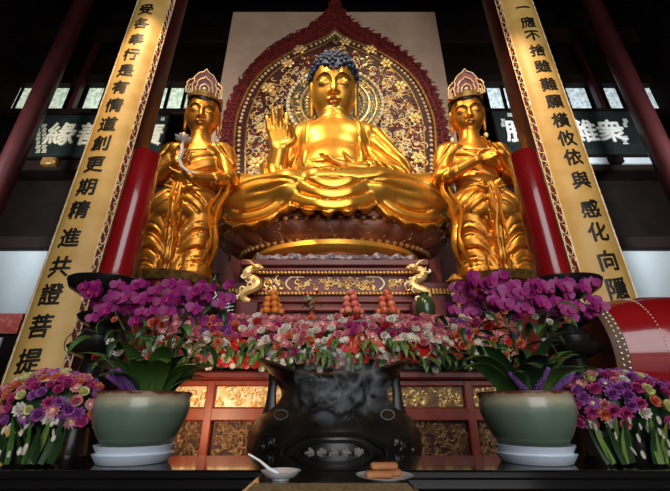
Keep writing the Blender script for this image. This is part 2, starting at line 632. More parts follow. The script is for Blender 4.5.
# the pale ledge under the right board
x0, x1 = at(572, 160, 7.5)[0], at(662, 160, 7.5)[0]
z0, z1 = at(0, 163.5, 7.5)[2], at(0, 157.5, 7.5)[2]
k += 1
struct('trim_%d' % k, MB().box(x0, x1, 7.5, 7.6, z0, z1), 'plaster_grey', 'pale strip along the beam under the right board', 'trim')

# beige back panel of the shrine
struct('wall_shrine', MB().box(-3.08, 3.02, 7.05, 7.25, 5.7, at(0, 12, 7.05)[2]), 'plaster_beige', 'plain beige wall standing behind the great halo', 'wall')

struct('wall_dado', MB().box(-3.10, 3.04, 7.055, 7.26, 0, 5.7), 'dark_red_wood', 'dark red lower wall behind the throne', 'wall')


def column(name, x, y, r, z1, m, label):
    t = thing(name, label, 'column', (x, y, 0))
    part('shaft', MB().lathe([(r, 0.35), (r, z1)], (x, y, 0), 48), m, t)
    part('stone_base', MB().lathe([(r * 1.5, 0), (r * 1.55, 0.12), (r * 1.3, 0.2), (r * 1.35, 0.3), (r * 1.02, 0.36)], (x, y, 0), 40), 'stone_floor', t)
    return t


XC, YC, RC = 3.12, 4.2, 0.35
column('temple_column', -XC, YC, RC, ZC, 'dark_red_wood', 'dark red column carrying the gold couplet board left of the shrine')
column('temple_column', XC, YC, RC, ZC, 'dark_red_wood', 'dark red column carrying the gold couplet board right of the shrine')
column('temple_column', -7.15, 6.5, 0.21, ZC, 'dark_red_wood', 'dark red bare column crossing the windows at the far left')
column('temple_column', 7.3, 6.5, 0.21, ZC, 'dark_red_wood', 'dark red bare column crossing the windows at the far right')
for xx in (-7.45, 7.55):
    k += 1
    struct('trim_%d' % k, MB().box(xx - .07, xx + .07, 7.62, 7.76, 8.9, 12.0), 'dark_red_wood', 'thin dark post between the clerestory windows', 'trim')


def couplet(cx, chars, vs, label, seed):
    rng = random.Random(seed)
    R = RC + 0.03
    z0, z1 = 0.36, 9.3
    A = math.radians(46)
    B = math.radians(57)
    t = thing('couplet_board', label, 'couplet board', (cx, YC - R, z0), 'couplet boards on the columns')

    def P(a, h, r=0.0):
        return (cx + (R + r) * math.sin(a), YC - (R + r) * math.cos(a), h)

    def shell(a0, a1, r0, r1, zz0, zz1, n):
        mb = MB()
        vsx = []
        for i in range(n + 1):
            a = a0 + (a1 - a0) * i / n
            for rr in (r0, r1):
                for zz in (zz0, zz1):
                    vsx.append(P(a, zz, rr))
        fs = []
        for i in range(n):
            q = i * 4
            for (p, s) in ((0, 1), (3, 2), (2, 0), (1, 3)):
                fs.append((q + p, q + s, q + 4 + s, q + 4 + p))
        fs += [(0, 1, 3, 2), (n * 4, n * 4 + 2, n * 4 + 3, n * 4 + 1)]
        return mb.add(vsx, fs)
    part('panel', shell(-A, A, -0.025, 0.0, z0, z1, 40), 'banner_gold', t)
    for s in (-1, 1):
        part('border_strip', shell(s * A, s * B, -0.025, 0.005, z0, z1, 8), 'shrine_red', t)
        mb = MB()
        mb.tube([P(s * A, z0 + (z1 - z0) * i / 20, 0.006) for i in range(21)], 0.008, 5)
        mb.tube([P(s * B, z0 + (z1 - z0) * i / 20, 0.006) for i in range(21)], 0.008, 5)
        z = z0 + 0.06
        while z < z1 - 0.1:
            am = (A + B) / 2 * s
            d = (B - A) * 0.36
            kind = rng.randint(0, 2)
            L = 0.13
            pts = []
            for i in range(12):
                q = i / 11
                if kind == 0:
                    pts.append(P(am + d * math.sin(q * 2 * PI), z + L * q, 0.009))
                elif kind == 1:
                    pts.append(P(am + d * math.cos(q * 1.6 * PI), z + L * (0.5 + 0.5 * math.sin(q * 1.6 * PI)), 0.009))
                else:
                    pts.append(P(am - d * math.cos(q * 1.5 * PI), z + L * (0.5 - 0.45 * math.sin(q * 1.5 * PI)), 0.009))
            mb.tube(pts, 0.008, 5)
            z += L * 1.12
        part('border_scroll', mb, 'gold_pale', t)
    for ch, v in zip(chars, vs):
        h = at(0, v, YC - R)[2]
        gv, gf = glyph_mesh(ch, 0.262, 0.0, .05)
        q = lambda r: (lambda a, c, k: P(a * 0.93 / R, h + c + a * 0.08, r + k * .0007))
        m2 = solid_glyph(gv, gf, q(0.006), q(-0.001), .0062)
        part('character', m2, 'ink', t, smooth=False)
    return t


couplet(-XC, '信受各奉行是有情道創更期精進共證菩提',
        [-6, 10, 24, 40, 55, 71, 88, 106, 125, 144, 165, 188, 211, 239, 268, 296, 328, 363],
        'curved gold couplet board with black characters on the column above the left flower pot', 1)
couplet(XC, '一應不捨雖難願橫攸依與感化向隱',
        [8, 23, 36, 51, 67, 85, 102, 121, 139, 158, 181, 210, 233, 262, 290],
        'curved gold couplet board with black characters on the column above the red drum', 2)


def plaque(u0, u1, v0, v1, chars, small, label, m):
    Y = 7.5
    x0, x1 = at(u0, (v0 + v1) / 2, Y)[0], at(u1, (v0 + v1) / 2, Y)[0]
    z0, z1 = at(0, v1, Y)[2], at(0, v0, Y)[2]
    t = thing('hanging_plaque', label, 'plaque', ((x0 + x1) / 2, Y, z0), 'carved plaques on the rear wall')
    part('board', MB().box(x0, x1, Y, Y + 0.08, z0, z1, bev=0.01), 'plaque_black', t)
    fr = MB()
    e = 0.07
    fr.box(x0 - e, x1 + e, Y - 0.05, Y + 0.1, z1, z1 + e, bev=0.015).box(x0 - e, x1 + e, Y - 0.05, Y + 0.1, z0 - e, z0, bev=0.015)
    fr.box(x0 - e, x0, Y - 0.05, Y + 0.1, z0, z1, bev=0.015).box(x1, x1 + e, Y - 0.05, Y + 0.1, z0, z1, bev=0.015)
    part('frame', fr, 'dark_wood', t)

    def glyph(ch, u, size, v=None, mm=m, nm='character'):
        vm = (v0 + v1) / 2 if v is None else v
        x, _, z = at(u, vm, Y)
        gv, gf = glyph_mesh(ch, size, 0.0)
        mb = solid_glyph(gv, gf, lambda a, c, k: (x + a, Y - 0.022 - .002 * k, z + c), lambda a, c, k: (x + a, Y + 0.003 + .001 * k, z + c), .016)
        part(nm, mb, mm, t, smooth=False)
    for ch, u in chars:
        glyph(ch, u, 0.78)
    rng = random.Random(len(chars))
    for u, va, vb, s in small:
        # tiny inscription columns: short strokes too small to read
        mb = MB()
        v = va
        while v < vb:
            x, _, z = at(u, v, Y)
            for j in range(3):
                dz = (j - 1) * s * 0.32
                wd = s * rng.uniform(0.3, 0.5)
                mb.box(x - wd, x + wd, Y - 0.012, Y + 0.002, z + dz - 0.012, z + dz + 0.012)
            mb.box(x - 0.012, x + 0.012, Y - 0.012, Y + 0.002, z - s * 0.45, z + s * 0.45)
            v += 4.2
        part('small_inscription', mb, m, t, smooth=False)
    # the little bracket it sits on
    ub = 52 if u0 < 300 else 613
    xb = at(ub, v1, Y)[0]
    part('bracket', MB().box(xb - 0.19, xb + 0.19, Y - 0.08, Y + 0.1, z0 - 0.27, z0 - 0.04, bev=0.03), 'gold_dark' if u0 < 300 else 'dark_wood', t)
    return t


plaque(36, 164, 115, 157, [('緣', 61), ('結', 118), ('善', 91), ('廣', 149)], [(38.5, 126, 152, 0.13), (44.5, 126, 152, 0.13), (163, 119, 122, 0.12)],
       'black hanging board with four large pale characters behind the left couplet column', 'plaque_letter')
plaque(497, 640, 111, 155, [('勝', 519), ('度', 550), ('難', 583), ('衆', 611)], [(503, 121, 126, 0.14), (509.5, 115, 119, 0.14), (625, 121, 127, 0.16), (625, 138, 143, 0.16)],
       'dark board with white characters behind the right couplet column', 'plaque_letter_white')
# ------------------------------------------------------------------ shrine: halo, throne, tiers
YM = 6.9


def mirror_outline(pts, cu=334.0):
    L = [at(u, v, YM) for u, v in pts]
    c = at(cu, 100, YM)[0]
    left = [(p[0], p[2]) for p in L]
    cx = 0.0
    left = [(min(x, cx), z) for x, z in left]
    right = [(2 * cx - x, z) for x, z in left if x < cx - 0.01][::-1]
    return left + right


def resample(pts, step):
    out = []
    for a, b in zip(pts[:-1], pts[1:]):
        d = math.hypot(b[0] - a[0], b[1] - a[1])
        n = max(1, int(d / step))
        out += [(a[0] + (b[0] - a[0]) * i / n, a[1] + (b[1] - a[1]) * i / n) for i in range(n)]
    return out + [pts[-1]]


def smooth_line(pts, it=3):
    for _ in range(it):
        q = [pts[0]]
        for a, b in zip(pts[:-1], pts[1:]):
            q += [(a[0] * .75 + b[0] * .25, a[1] * .75 + b[1] * .25), (a[0] * .25 + b[0] * .75, a[1] * .25 + b[1] * .75)]
        pts = q + [pts[-1]]
    return pts


outer_px = [(232, 250), (222, 200), (221, 150), (227, 113), (243, 76), (268, 50), (295, 35), (316, 24), (329, 10), (334, -6)]
inner_px = [(243, 250), (239, 190), (239, 140), (242, 114), (258, 81), (285, 60), (309, 49), (326, 42), (334, 35)]


def half(px):
    h = smooth_line([(at(u, v, YM)[0], at(u, v, YM)[2]) for u, v in px], 2)
    x_end = h[-1][0]
    h = [(x - x_end * (i / (len(h) - 1)), z) for i, (x, z) in enumerate(h)]
    h = resample(h, 0.11)
    return h


ho, hi_ = half(outer_px), half(inner_px)
out_o = ho + [(-x, z) for x, z in ho[:-1]][::-1]
out_i = hi_ + [(-x, z) for x, z in hi_[:-1]][::-1]
halo = thing('mandorla', 'tall pointed red and gold flame halo board standing behind the great Buddha', 'halo', (0, YM, 3.17))
# flame border: ragged tongues along the outer outline
rng = random.Random(3)
fl = []
for i, (x, z) in enumerate(out_o):
    a = out_o[max(0, i - 1)]
    b = out_o[min(len(out_o) - 1, i + 1)]
    tx, tz = b[0] - a[0], b[1] - a[1]
    L = math.hypot(tx, tz) or 1
    nx, nz = -tz / L, tx / L
    k = (0.11 if i % 2 else 0.0) + rng.uniform(-0.03, 0.04)
    fl.append((x + nx * k, z + nz * k))
zb = 3.17
fl = [(fl[0][0], zb)] + fl + [(fl[-1][0], zb)]
part('flame_border', MB().prism(fl, YM - 0.02, YM + 0.145), 'flame_red', halo, auto=30)
# curling flame tongues over the border band
tg = MB()
n = len(out_o)
for i in range(0, n, 1):
    x, z = out_o[i]
    j = min(len(out_i) - 1, int(i * len(out_i) / n))
    xi, zi = out_i[j]
    for s in (0.25, 0.6, 0.9):
        px, pz = xi + (x - xi) * s, zi + (z - zi) * s
        a = math.atan2(z - zi, x - xi) + rng.uniform(-0.5, 0.5)
        pts = [(px + 0.05 * q * math.cos(a + 0.5 * math.sin(q)) * 1.0, YM - 0.03, pz + 0.05 * q * math.sin(a + 0.5 * math.sin(q)) + 0.01 * q) for q in range(5)]
        tg.tube(pts, [0.035, 0.045, 0.035, 0.02, 0.006], 5)
part('flame_pattern', tg, 'flame_red', halo)
ii = [(out_i[0][0], zb)] + out_i + [(out_i[-1][0], zb)]
part('relief_board', MB().prism(ii, YM - 0.06, YM + 0.0), 'relief_ground', halo, auto=30)
rr = [(x, YM - 0.07, z) for x, z in resample(out_i, 0.105)]
beads(sorted(rr, key=lambda p: -p[2]), (0.042, 0.04, 0.042), 'gold_pale', halo)
rim = MB()
for s, r in ((0.93, 0.022), (1.05, 0.03)):
    rim.tube([(x * s, YM - 0.06, 6.5 + (z - 6.5) * (0.97 if s < 1 else 1.03)) for x, z in out_i], r, 6)
part('gilt_rim', rim, 'gold_dark', halo)


def inside(x, z, poly):
    c = False
    j = len(poly) - 1
    for i in range(len(poly)):
        if (poly[i][1] > z) != (poly[j][1] > z) and x < (poly[j][0] - poly[i][0]) * (z - poly[i][1]) / (poly[j][1] - poly[i][1]) + poly[i][0]:
            c = not c
        j = i
    return c


shr = [(x * 0.92, 6.5 + (z - 6.5) * 0.93) for x, z in ii]
pl = lambda a, b, h: (a, YM - 0.065 - h, b)
for nm, m, cnt, r0, seed in (('gilt_scroll_pattern', 'gold_trim', 950, 0.015, 5), ('pale_scroll_pattern', 'gold_pale', 900, 0.014, 6), ('red_scroll_pattern', 'shrine_red', 300, 0.026, 8)):
    g = random.Random(seed)
    mb = MB()
    c = 0
    tries = 0
    while c < cnt and tries < 20000:
        tries += 1
        x, z = g.uniform(-2.6, 2.6), g.uniform(4.3, 11.0)
        if not inside(x, z, shr):
            continue
        if nm == 'pale_scroll_pattern' and g.random() < (z - 4.6) / 5.5 - .12 * (x > 0):
            continue
        R = g.uniform(0.06, 0.14)
        scroll(mb, (x, z), R, g.uniform(0.5, 1.0), r0, pl, 0.0, g, g.choice((-1, 1)), 9)
        c += 1
    part(nm, mb, m, halo)
for u, v in ((288, 66), (268, 90), (262, 130), (400, 88), (386, 66), (414, 120), (300, 52), (370, 52), (256, 165), (418, 160), (345, 44)):
    x, _, z = at(u, v, YM)
    fl2 = MB()
    for q in range(6):
        a = q * PI / 3
        fl2.ell((x + 0.11 * math.cos(a), YM - 0.09, z + 0.11 * math.sin(a)), (0.075, 0.03, 0.06), 8, 6, Matrix.Rotation(-a, 3, 'Y'))
    fl2.ell((x, YM - 0.11, z), (0.06, 0.04, 0.06), 8, 6)
    part('relief_flower', fl2, 'gold_trim', halo)
# round head halo, part of the same board
hx, _, hz = at(335, 103, YM - 0.15)
dk = MB()
dk.prism([(hx + 1.18 * math.cos(2 * PI * i / 64), hz + 1.18 * math.sin(2 * PI * i / 64)) for i in range(64)], YM - 0.14, YM - 0.05)
disk = part('head_disc', dk, 'halo_green', halo)
for R, r, m, bead in ((1.18, 0.06, 'gold_pale', True), (1.04, 0.025, 'gold_dark', False), (0.86, 0.03, 'gold_trim', False), (0.72, 0.05, 'gold_trim', True)):
    mb = MB()
    if bead:
        k = int(2 * PI * R / (r * 2.1))
        for i in range(k):
            a = 2 * PI * i / k
            mb.ell((hx + R * math.cos(a), YM - 0.16, hz + R * math.sin(a)), r, 8, 6)
    else:
        mb.tube([(hx + R * math.cos(2 * PI * i / 64), YM - 0.15, hz + R * math.sin(2 * PI * i / 64)) for i in range(65)], r, 6)
    part('ring', mb, m, disk)
mb = MB()
g = random.Random(9)
for i in range(90):
    a = g.uniform(0, 2 * PI)
    R = g.uniform(0.9, 1.08)
    scroll(mb, (hx + R * math.cos(a), hz + R * math.sin(a)), 0.06, 0.8, 0.013, lambda p, q, h: (p, YM - 0.15, q), 0, g, 1, 8)
part('scroll_pattern', mb, 'gold_trim', disk)

# ---- lotus throne
TY = 5.85
th = thing('lotus_throne', 'dark carved lotus throne with gold ring under the great Buddha', 'throne', (0, TY, 3.17))
petal = lambda n, k: (lambda a, z: 1 + k * abs(math.cos(n * a / 2)))
part('lower_ring', MB().lathe([(1.25, 3.17), (1.28, 3.26), (1.22, 3.36)], (0, TY, 0), 96, 1.0, 0.78), 'throne_brown', th)
gr = MB()
gr.lathe([(1.20, 3.34), (1.38, 3.37), (1.46, 3.44), (1.44, 3.52), (1.34, 3.56), (1.2, 3.56)], (0, TY, 0), 96, 1.0, 0.72)
part('gold_ring', gr, 'gold', th)
part('petal_band', MB().lathe([(1.30, 3.54), (1.52, 3.60), (1.74, 3.70), (1.92, 3.83), (1.96, 3.92), (1.8, 4.0)], (0, TY, 0), 144, 1.0, 0.46, petal(26, 0.045)), 'throne_brown', th)
part('upper_cushion', MB().lathe([(1.7, 3.96), (1.98, 4.0), (2.04, 4.08), (1.98, 4.2), (1.7, 4.24)], (0, TY, 0), 96, 1.0, 0.46), 'throne_brown', th)
bp = []
for i in range(70):
    a = 2 * PI * i / 70
    bp.append((1.97 * math.cos(a), TY + 0.475 * 1.97 * math.sin(a), 3.95))
    bp.append((1.62 * math.cos(a + .04), TY + 0.475 * 1.62 * math.sin(a + .04), 3.63))
beads(sorted(bp, key=lambda p: p[1]), 0.05, 'throne_gilt', th)
mb = MB()
g = random.Random(14)
for i in range(150):
    a = -PI / 2 + g.uniform(-1.35, 1.35)
    z = g.uniform(3.66, 3.9)
    r = 1.52 + (z - 3.60) * 1.42 + .05
    scroll(mb, (0, 0), g.uniform(.04, .07), .8, .012, lambda p, q, h: ((r + .9 * q) * math.cos(a + p / r), TY + .46 * (r + .9 * q) * math.sin(a + p / r) - .02, z + q), 0, g, g.choice((-1, 1)), 8)
part('scroll_pattern', mb, 'throne_gilt', th)

# ---- stepped red pedestal of the shrine
pd = thing('shrine_pedestal', 'carved dark red pedestal with gold scroll panel under the throne', 'pedestal', (0, 5.8, 0))
PX, PF = 1.33, 4.72
part('core', MB().box(-1.25, 1.25, 4.84, 7.0, 0, 3.05), 'shrine_red', pd)
part('wing', MB().box(-1.75, 1.75, 5.6, 7.0, 0, 2.95), 'shrine_red', pd)
sl = MB().box(-PX, PX, PF, 7.0, 3.06, 3.17, bev=0.02)
part('top_slab', sl, 'shrine_purple', pd)
for s in (-1, 1):
    part('wing_slab', MB().box(min(s * 1.36, s * 1.85), max(s * 1.36, s * 1.85), 5.55, 6.8, 2.98, 3.10, bev=0.02), 'shrine_purple', pd)
    for i in range(8):
        x = s * (1.40 + i * 0.058)
        part('dentil', MB().box(x - 0.02, x + 0.02, 5.55, 5.62, 2.90, 2.99), 'gold_dark', pd)
mo = MB()
mo.box(-1.30, 1.30, 4.76, 4.9, 2.985, 3.06, bev=0.02).box(-1.28, 1.28, 4.80, 4.9, 2.66, 2.70, bev=0.01).box(-1.30, 1.30, 4.76, 4.9, 2.42, 2.50, bev=0.02)
mo.box(-1.29, 1.29, 4.78, 4.9, 2.55, 2.60, bev=0.015)
part('moulding', mo, 'shrine_red', pd)
beads([(-1.26 + 2.52 * i / 49, 4.76, 2.97) for i in range(50)] + [(-1.26 + 2.52 * i / 49, 4.80, 2.68) for i in range(50)], (0.026, 0.02, 0.026), 'gold_dark', pd)
mb = MB()
g = random.Random(11)
yp = 4.83
pp = lambda a, b, h: (a, yp - h, b)
for c0, c1, n in ((-0.55, 0.55, 60), (-1.18, -0.75, 20), (0.75, 1.18, 20)):
    for i in range(n):
        scroll(mb, (g.uniform(c0, c1), g.uniform(2.76, 2.90)), g.uniform(0.03, 0.06), 0.8, 0.011, pp, 0, g, g.choice((-1, 1)), 9)
part('scroll_pattern', mb, 'gold_trim', pd)
for s in (-1, 1):
    pts = [(s * (0.62 + 0.07 * math.sin(PI * i / 10)), yp, 2.74 + 0.19 * i / 10) for i in range(11)]
    pts += [(s * (0.62 - 0.06 * q), yp, 2.93 - 0.015 * math.sin(q * 3)) for q in range(1, 4)]
    part('panel_bracket', MB().tube(pts, [.016] * 10 + [.013] * 4, 6), 'gold_pale', pd)
# gold dragons at the pedestal corners
for s, lab in ((-1, 'small gilt dragon figure on the pedestal corner above the oranges'), (1, 'small gilt dragon figure on the pedestal corner beside the green vase')):
    bx, by, bz = s * 1.13, 4.66, 2.50
    t = thing('dragon_figure', lab, 'figurine', (bx, by, bz - .30), 'gilt dragon figures on the pedestal')
    part('plinth', MB().box(bx - 0.13, bx + 0.13, by - 0.11, by + 0.10, bz - 0.30, bz, bev=.01), 'shrine_purple', t)
    mb = MB()
    body = [(0.0, .02), (.08, .05), (.11, .11), (.05, .17), (-.05, .20), (-.10, .26), (-.05, .33), (.04, .36), (.10, .42), (.06, .49), (-.03, .50)]
    body = smooth_line(body, 2)
    mb.tube([(bx + s * x, by - .03 * math.sin(z * 9), bz + z) for x, z in body], [.045 + .018 * math.sin(PI * i / len(body)) for i in range(len(body))], 8)
    part('body', mb, 'gold_trim', t)
    mb = MB().ell((bx - s * .07, by - .06, bz + .49), (.075, .06, .05), 12, 8)
    mb.ell((bx - s * .13, by - .07, bz + .475), (.04, .035, .028), 10, 8)
    for q in (-1, 1):
        mb.tube([(bx - s * .03, by + q * .03 - .05, bz + .52), (bx + s * .03, by + q * .05 - .05, bz + .57), (bx + s * .09, by + q * .05 - .05, bz + .585)], [.014, .012, .004], 5)
    part('head', mb, 'gold_trim', t)
    g = random.Random(31)
    for q in range(7):
        mb = MB()
        x, z = body[5 + q * 5]
        scroll(mb, (bx + s * x + g.uniform(-.10, .10), bz + z), .055, .9, .013, lambda p, r, h: (p, by - .07, r), 0, g, g.choice((-1, 1)), 9)
        part('mane_curl', mb, 'gold_pale', t)
# folded cloth on the slab
mb = MB()
g = random.Random(4)
wob = [g.uniform(0, 6.28) for _ in range(6)]
mb.grid(lambda a, b: (-1.12 + 2.24 * a, 4.74 + 0.02 * math.sin(a * 47) + 0.10 * b, 3.172 + (0.085 + 0.012 * (math.sin(a * 91 + wob[0]) + math.sin(a * 57 + wob[1]) + math.sin(a * 23 + wob[2]))) * math.sin(PI * b) ** 0.6), 240, 9)
mb2 = MB()
mb2.add(mb.v, mb.f)
solo('altar_cloth', mb2, 'cloth_violet', 'grey violet patterned cloth lying along the pedestal slab before the throne', 'cloth')

# ---- second tier where the fruit stands
t2 = thing('offering_tier', 'dark red offering tier behind the flower bank', 'altar tier', (0, 4.45, 0))
part('body', MB().box(-1.78, 1.78, 4.16, 4.80, 0, 2.12), 'shrine_red', t2)
part('top_board', MB().box(-1.82, 1.82, 4.10, 4.52, 2.12, 2.18, bev=0.015), 'shrine_purple', t2)
part('back_step', MB().box(-1.80, 1.80, 4.52, 4.75, 2.12, 2.20, bev=0.01), 'shrine_red', t2)

# ---- the altar with carved and gilded front
al = thing('carved_altar', 'vermilion framed altar with gilt carved panels behind the burner', 'altar', (0, 3.95, 0))
AX, AF = 1.75, 3.82
part('body', MB().box(-AX, AX, AF + 0.06, 4.12, 0, 1.50), 'relief_ground', al)
part('top_board', MB().box(-AX - 0.05, AX + 0.05, AF - 0.08, 4.12, 1.50, 1.58, bev=0.02), 'shrine_red', al)
rails = MB()
for z0, z1 in ((1.13, 1.25), (0.70, 0.78), (1.44, 1.50), (0.10, 0.18)):
    rails.box(-AX, AX, AF, AF + 0.08, z0, z1, bev=0.012)
part('rail', rails, 'frame_vermilion', al)
xs = [-AX, -1.27, -0.42, 0.42, 1.27, AX - 0.09]
for x in xs:
    part('stile', MB().box(x, x + 0.09, AF - 0.005, AF + 0.08, 0.10, 1.50, bev=0.012), 'frame_vermilion', al)
g = random.Random(21)
for i in range(5):
    x0, x1 = xs[i] + 0.09, xs[i + 1]
    mb = MB()
    pq = lambda a, b, h: (a, AF + 0.05 - h, b)
    mb.box(x0, x1, AF + 0.045, AF + 0.065, 1.25, 1.44)
    part('lit_shaded_ground', mb, 'gold_pale' if i in (0, 1) else 'carving_brown', al)  # pale left, brown elsewhere: the brighter lit left side put into the colour
    mb = MB()
    for k in range(int((x1 - x0) * 90)):
        scroll(mb, (g.uniform(x0 + 0.03, x1 - 0.03), g.uniform(1.27, 1.42)), g.uniform(0.02, 0.045), 0.8, 0.009, pq, 0.005, g, g.choice((-1, 1)), 8)
    part('upper_scroll_pattern', mb, 'gold_trim', al)
    mb = MB()
    for k in range(int((x1 - x0) * 230)):
        scroll(mb, (g.uniform(x0 + 0.03, x1 - 0.03), g.uniform(0.80, 1.11)), g.uniform(0.025, 0.055), 0.8, 0.011, pq, 0.0, g, g.choice((-1, 1)), 8)
    part('lower_scroll_pattern', mb, 'carving_brown', al)
# ------------------------------------------------------------------ sculpture: implicit shapes turned into one skin
def smin(a, b, k):
    h = np.clip(0.5 + 0.5 * (b - a) / k, 0, 1)
    return b + (a - b) * h - k * h * (1 - h)


def smax(a, b, k):
    return -smin(-a, -b, k)


def d_ell(P, c, r):
    x, y, z = (P[0] - c[0]) / r[0], (P[1] - c[1]) / r[1], (P[2] - c[2]) / r[2]
    k0 = np.sqrt(x * x + y * y + z * z) + 1e-6
    k1 = np.sqrt((x / r[0]) ** 2 + (y / r[1]) ** 2 + (z / r[2]) ** 2) + 1e-6
    return k0 * (k0 - 1) / k1


def d_cap(P, a, b, ra, rb):
    ab = [b[i] - a[i] for i in range(3)]
    L = sum(q * q for q in ab) or 1e-9
    h = np.clip(sum((P[i] - a[i]) * ab[i] for i in range(3)) / L, 0, 1)
    return np.sqrt(sum((P[i] - a[i] - ab[i] * h) ** 2 for i in range(3))) - (ra + (rb - ra) * h)


def chain(P, pts, rs, k=0.05):
    f = None
    for i in range(len(pts) - 1):
        q = d_cap(P, pts[i], pts[i + 1], rs[i], rs[i + 1])
        f = q if f is None else smin(f, q, k)
    return f


def skin_mesh(name, fn, lo, hi, h, m, off, smooth_it=1):
    ax = [np.arange(lo[i], hi[i] + h, h, dtype=np.float32) for i in range(3)]
    nx, ny, nz = map(len, ax)
    F = np.empty((nx, ny, nz), np.float32)
    st = 24
    for i in range(0, nx, st):
        P = np.meshgrid(ax[0][i:i + st], ax[1], ax[2], indexing='ij')
        F[i:i + st] = fn(P)
    F[0], F[-1], F[:, 0], F[:, -1], F[:, :, 0], F[:, :, -1] = (np.maximum(q, h * 0.5) for q in (F[0], F[-1], F[:, 0], F[:, -1], F[:, :, 0], F[:, :, -1]))
    S = F < 0
    cn = [(i, j, k) for i in (0, 1) for j in (0, 1) for k in (0, 1)]
    sl = lambda a, c: a[c[0]:a.shape[0] - 1 + c[0], c[1]:a.shape[1] - 1 + c[1], c[2]:a.shape[2] - 1 + c[2]]
    any_in = np.zeros((nx - 1, ny - 1, nz - 1), bool)
    all_in = np.ones_like(any_in)
    for c in cn:
        q = sl(S, c)
        any_in |= q
        all_in &= q
    act = any_in & ~all_in
    I = np.argwhere(act)
    idx = -np.ones(act.shape, np.int64)
    idx[act] = np.arange(len(I))
    V = np.stack([F[I[:, 0] + c[0], I[:, 1] + c[1], I[:, 2] + c[2]] for c in cn], 1)
    acc = np.zeros((len(I), 3))
    num = np.zeros(len(I))
    for a in range(8):
        for b in range(a + 1, 8):
            d = [cn[b][t] - cn[a][t] for t in range(3)]
            if sum(abs(q) for q in d) != 1:
                continue
            va, vb = V[:, a], V[:, b]
            cr = (va < 0) != (vb < 0)
            t = np.where(cr, va / np.where(cr, va - vb, 1), 0)
            for q in range(3):
                acc[:, q] += np.where(cr, cn[a][q] + d[q] * t, 0)
            num += cr
    pos = (I + acc / num[:, None]) * h + np.array([ax[0][0], ax[1][0], ax[2][0]])
    faces = []
    for axn in range(3):
        o1, o2 = [t for t in range(3) if t != axn]
        A = [slice(None)] * 3
        B = [slice(None)] * 3
        A[axn], B[axn] = slice(0, -1), slice(1, None)
        for o in (o1, o2):
            A[o] = B[o] = slice(1, -1)
        sa, sb = S[tuple(A)], S[tuple(B)]
        E = np.argwhere(sa != sb)
        if not len(E):
            continue
        inside_first = sa[tuple(E.T)]
        base = E.copy()
        quad = []
        for (p, q) in ((0, 0), (1, 0), (1, 1), (0, 1)):
            cc = base.copy()
            cc[:, o1] += p
            cc[:, o2] += q
            quad.append(idx[tuple(cc.T)])
        Q = np.stack(quad, 1)
        fl = inside_first if axn != 1 else ~inside_first
        Q[~fl] = Q[~fl][:, ::-1]
        faces.append(Q)
    Q = np.concatenate(faces)
    Q = Q[(Q >= 0).all(1)]
    # a light relaxation along the surface
    for _ in range(smooth_it):
        s = np.zeros_like(pos)
        c = np.zeros(len(pos))
        for a in range(4):
            b = (a + 1) % 4
            np.add.at(s, Q[:, a], pos[Q[:, b]])
            np.add.at(c, Q[:, a], 1)
            np.add.at(s, Q[:, b], pos[Q[:, a]])
            np.add.at(c, Q[:, b], 1)
        pos = pos * 0.5 + 0.5 * s / np.maximum(c, 1)[:, None]
    pos = pos - np.array(off)
    me = bpy.data.meshes.new(name)
    me.vertices.add(len(pos))
    me.vertices.foreach_set('co', pos.astype(np.float32).ravel())
    me.loops.add(Q.size)
    me.loops.foreach_set('vertex_index', Q.astype(np.int32).ravel())
    me.polygons.add(len(Q))
    me.polygons.foreach_set('loop_start', np.arange(0, Q.size, 4, dtype=np.int32))
    me.polygons.foreach_set('use_smooth', np.ones(len(Q), bool))
    me.update(calc_edges=True)
    me.validate()
    me.materials.append(M[m])
    return me


class Frame:
    """a head's own axes: x to its left-right, u up, f forward"""
    def __init__(s, c, tilt, scale=1.0, yaw=0.0, roll=0.0, ku=1.0):
        s.ku = ku
        R = Matrix.Rotation(yaw, 3, 'Z') @ Matrix.Rotation(tilt, 3, 'X') @ Matrix.Rotation(roll, 3, 'Y')
        s.R, s.c, s.k = R, c, scale
        s.ex, s.eu, s.ef = R @ Vector((1, 0, 0)), R @ Vector((0, 0, 1)), R @ Vector((0, -1, 0))

    def local(s, P):
        d = [P[i] - s.c[i] for i in range(3)]
        L = [sum(d[i] * e[i] for i in range(3)) / s.k for e in (s.ex, s.eu, s.ef)]
        L[1] = L[1] / s.ku
        return L

    def world(s, x, u, f):
        q = s.ex * (x * s.k) + s.eu * (u * s.k * s.ku) + s.ef * (f * s.k)
        return (q.x + s.c[0], q.y + s.c[1], q.z + s.c[2])


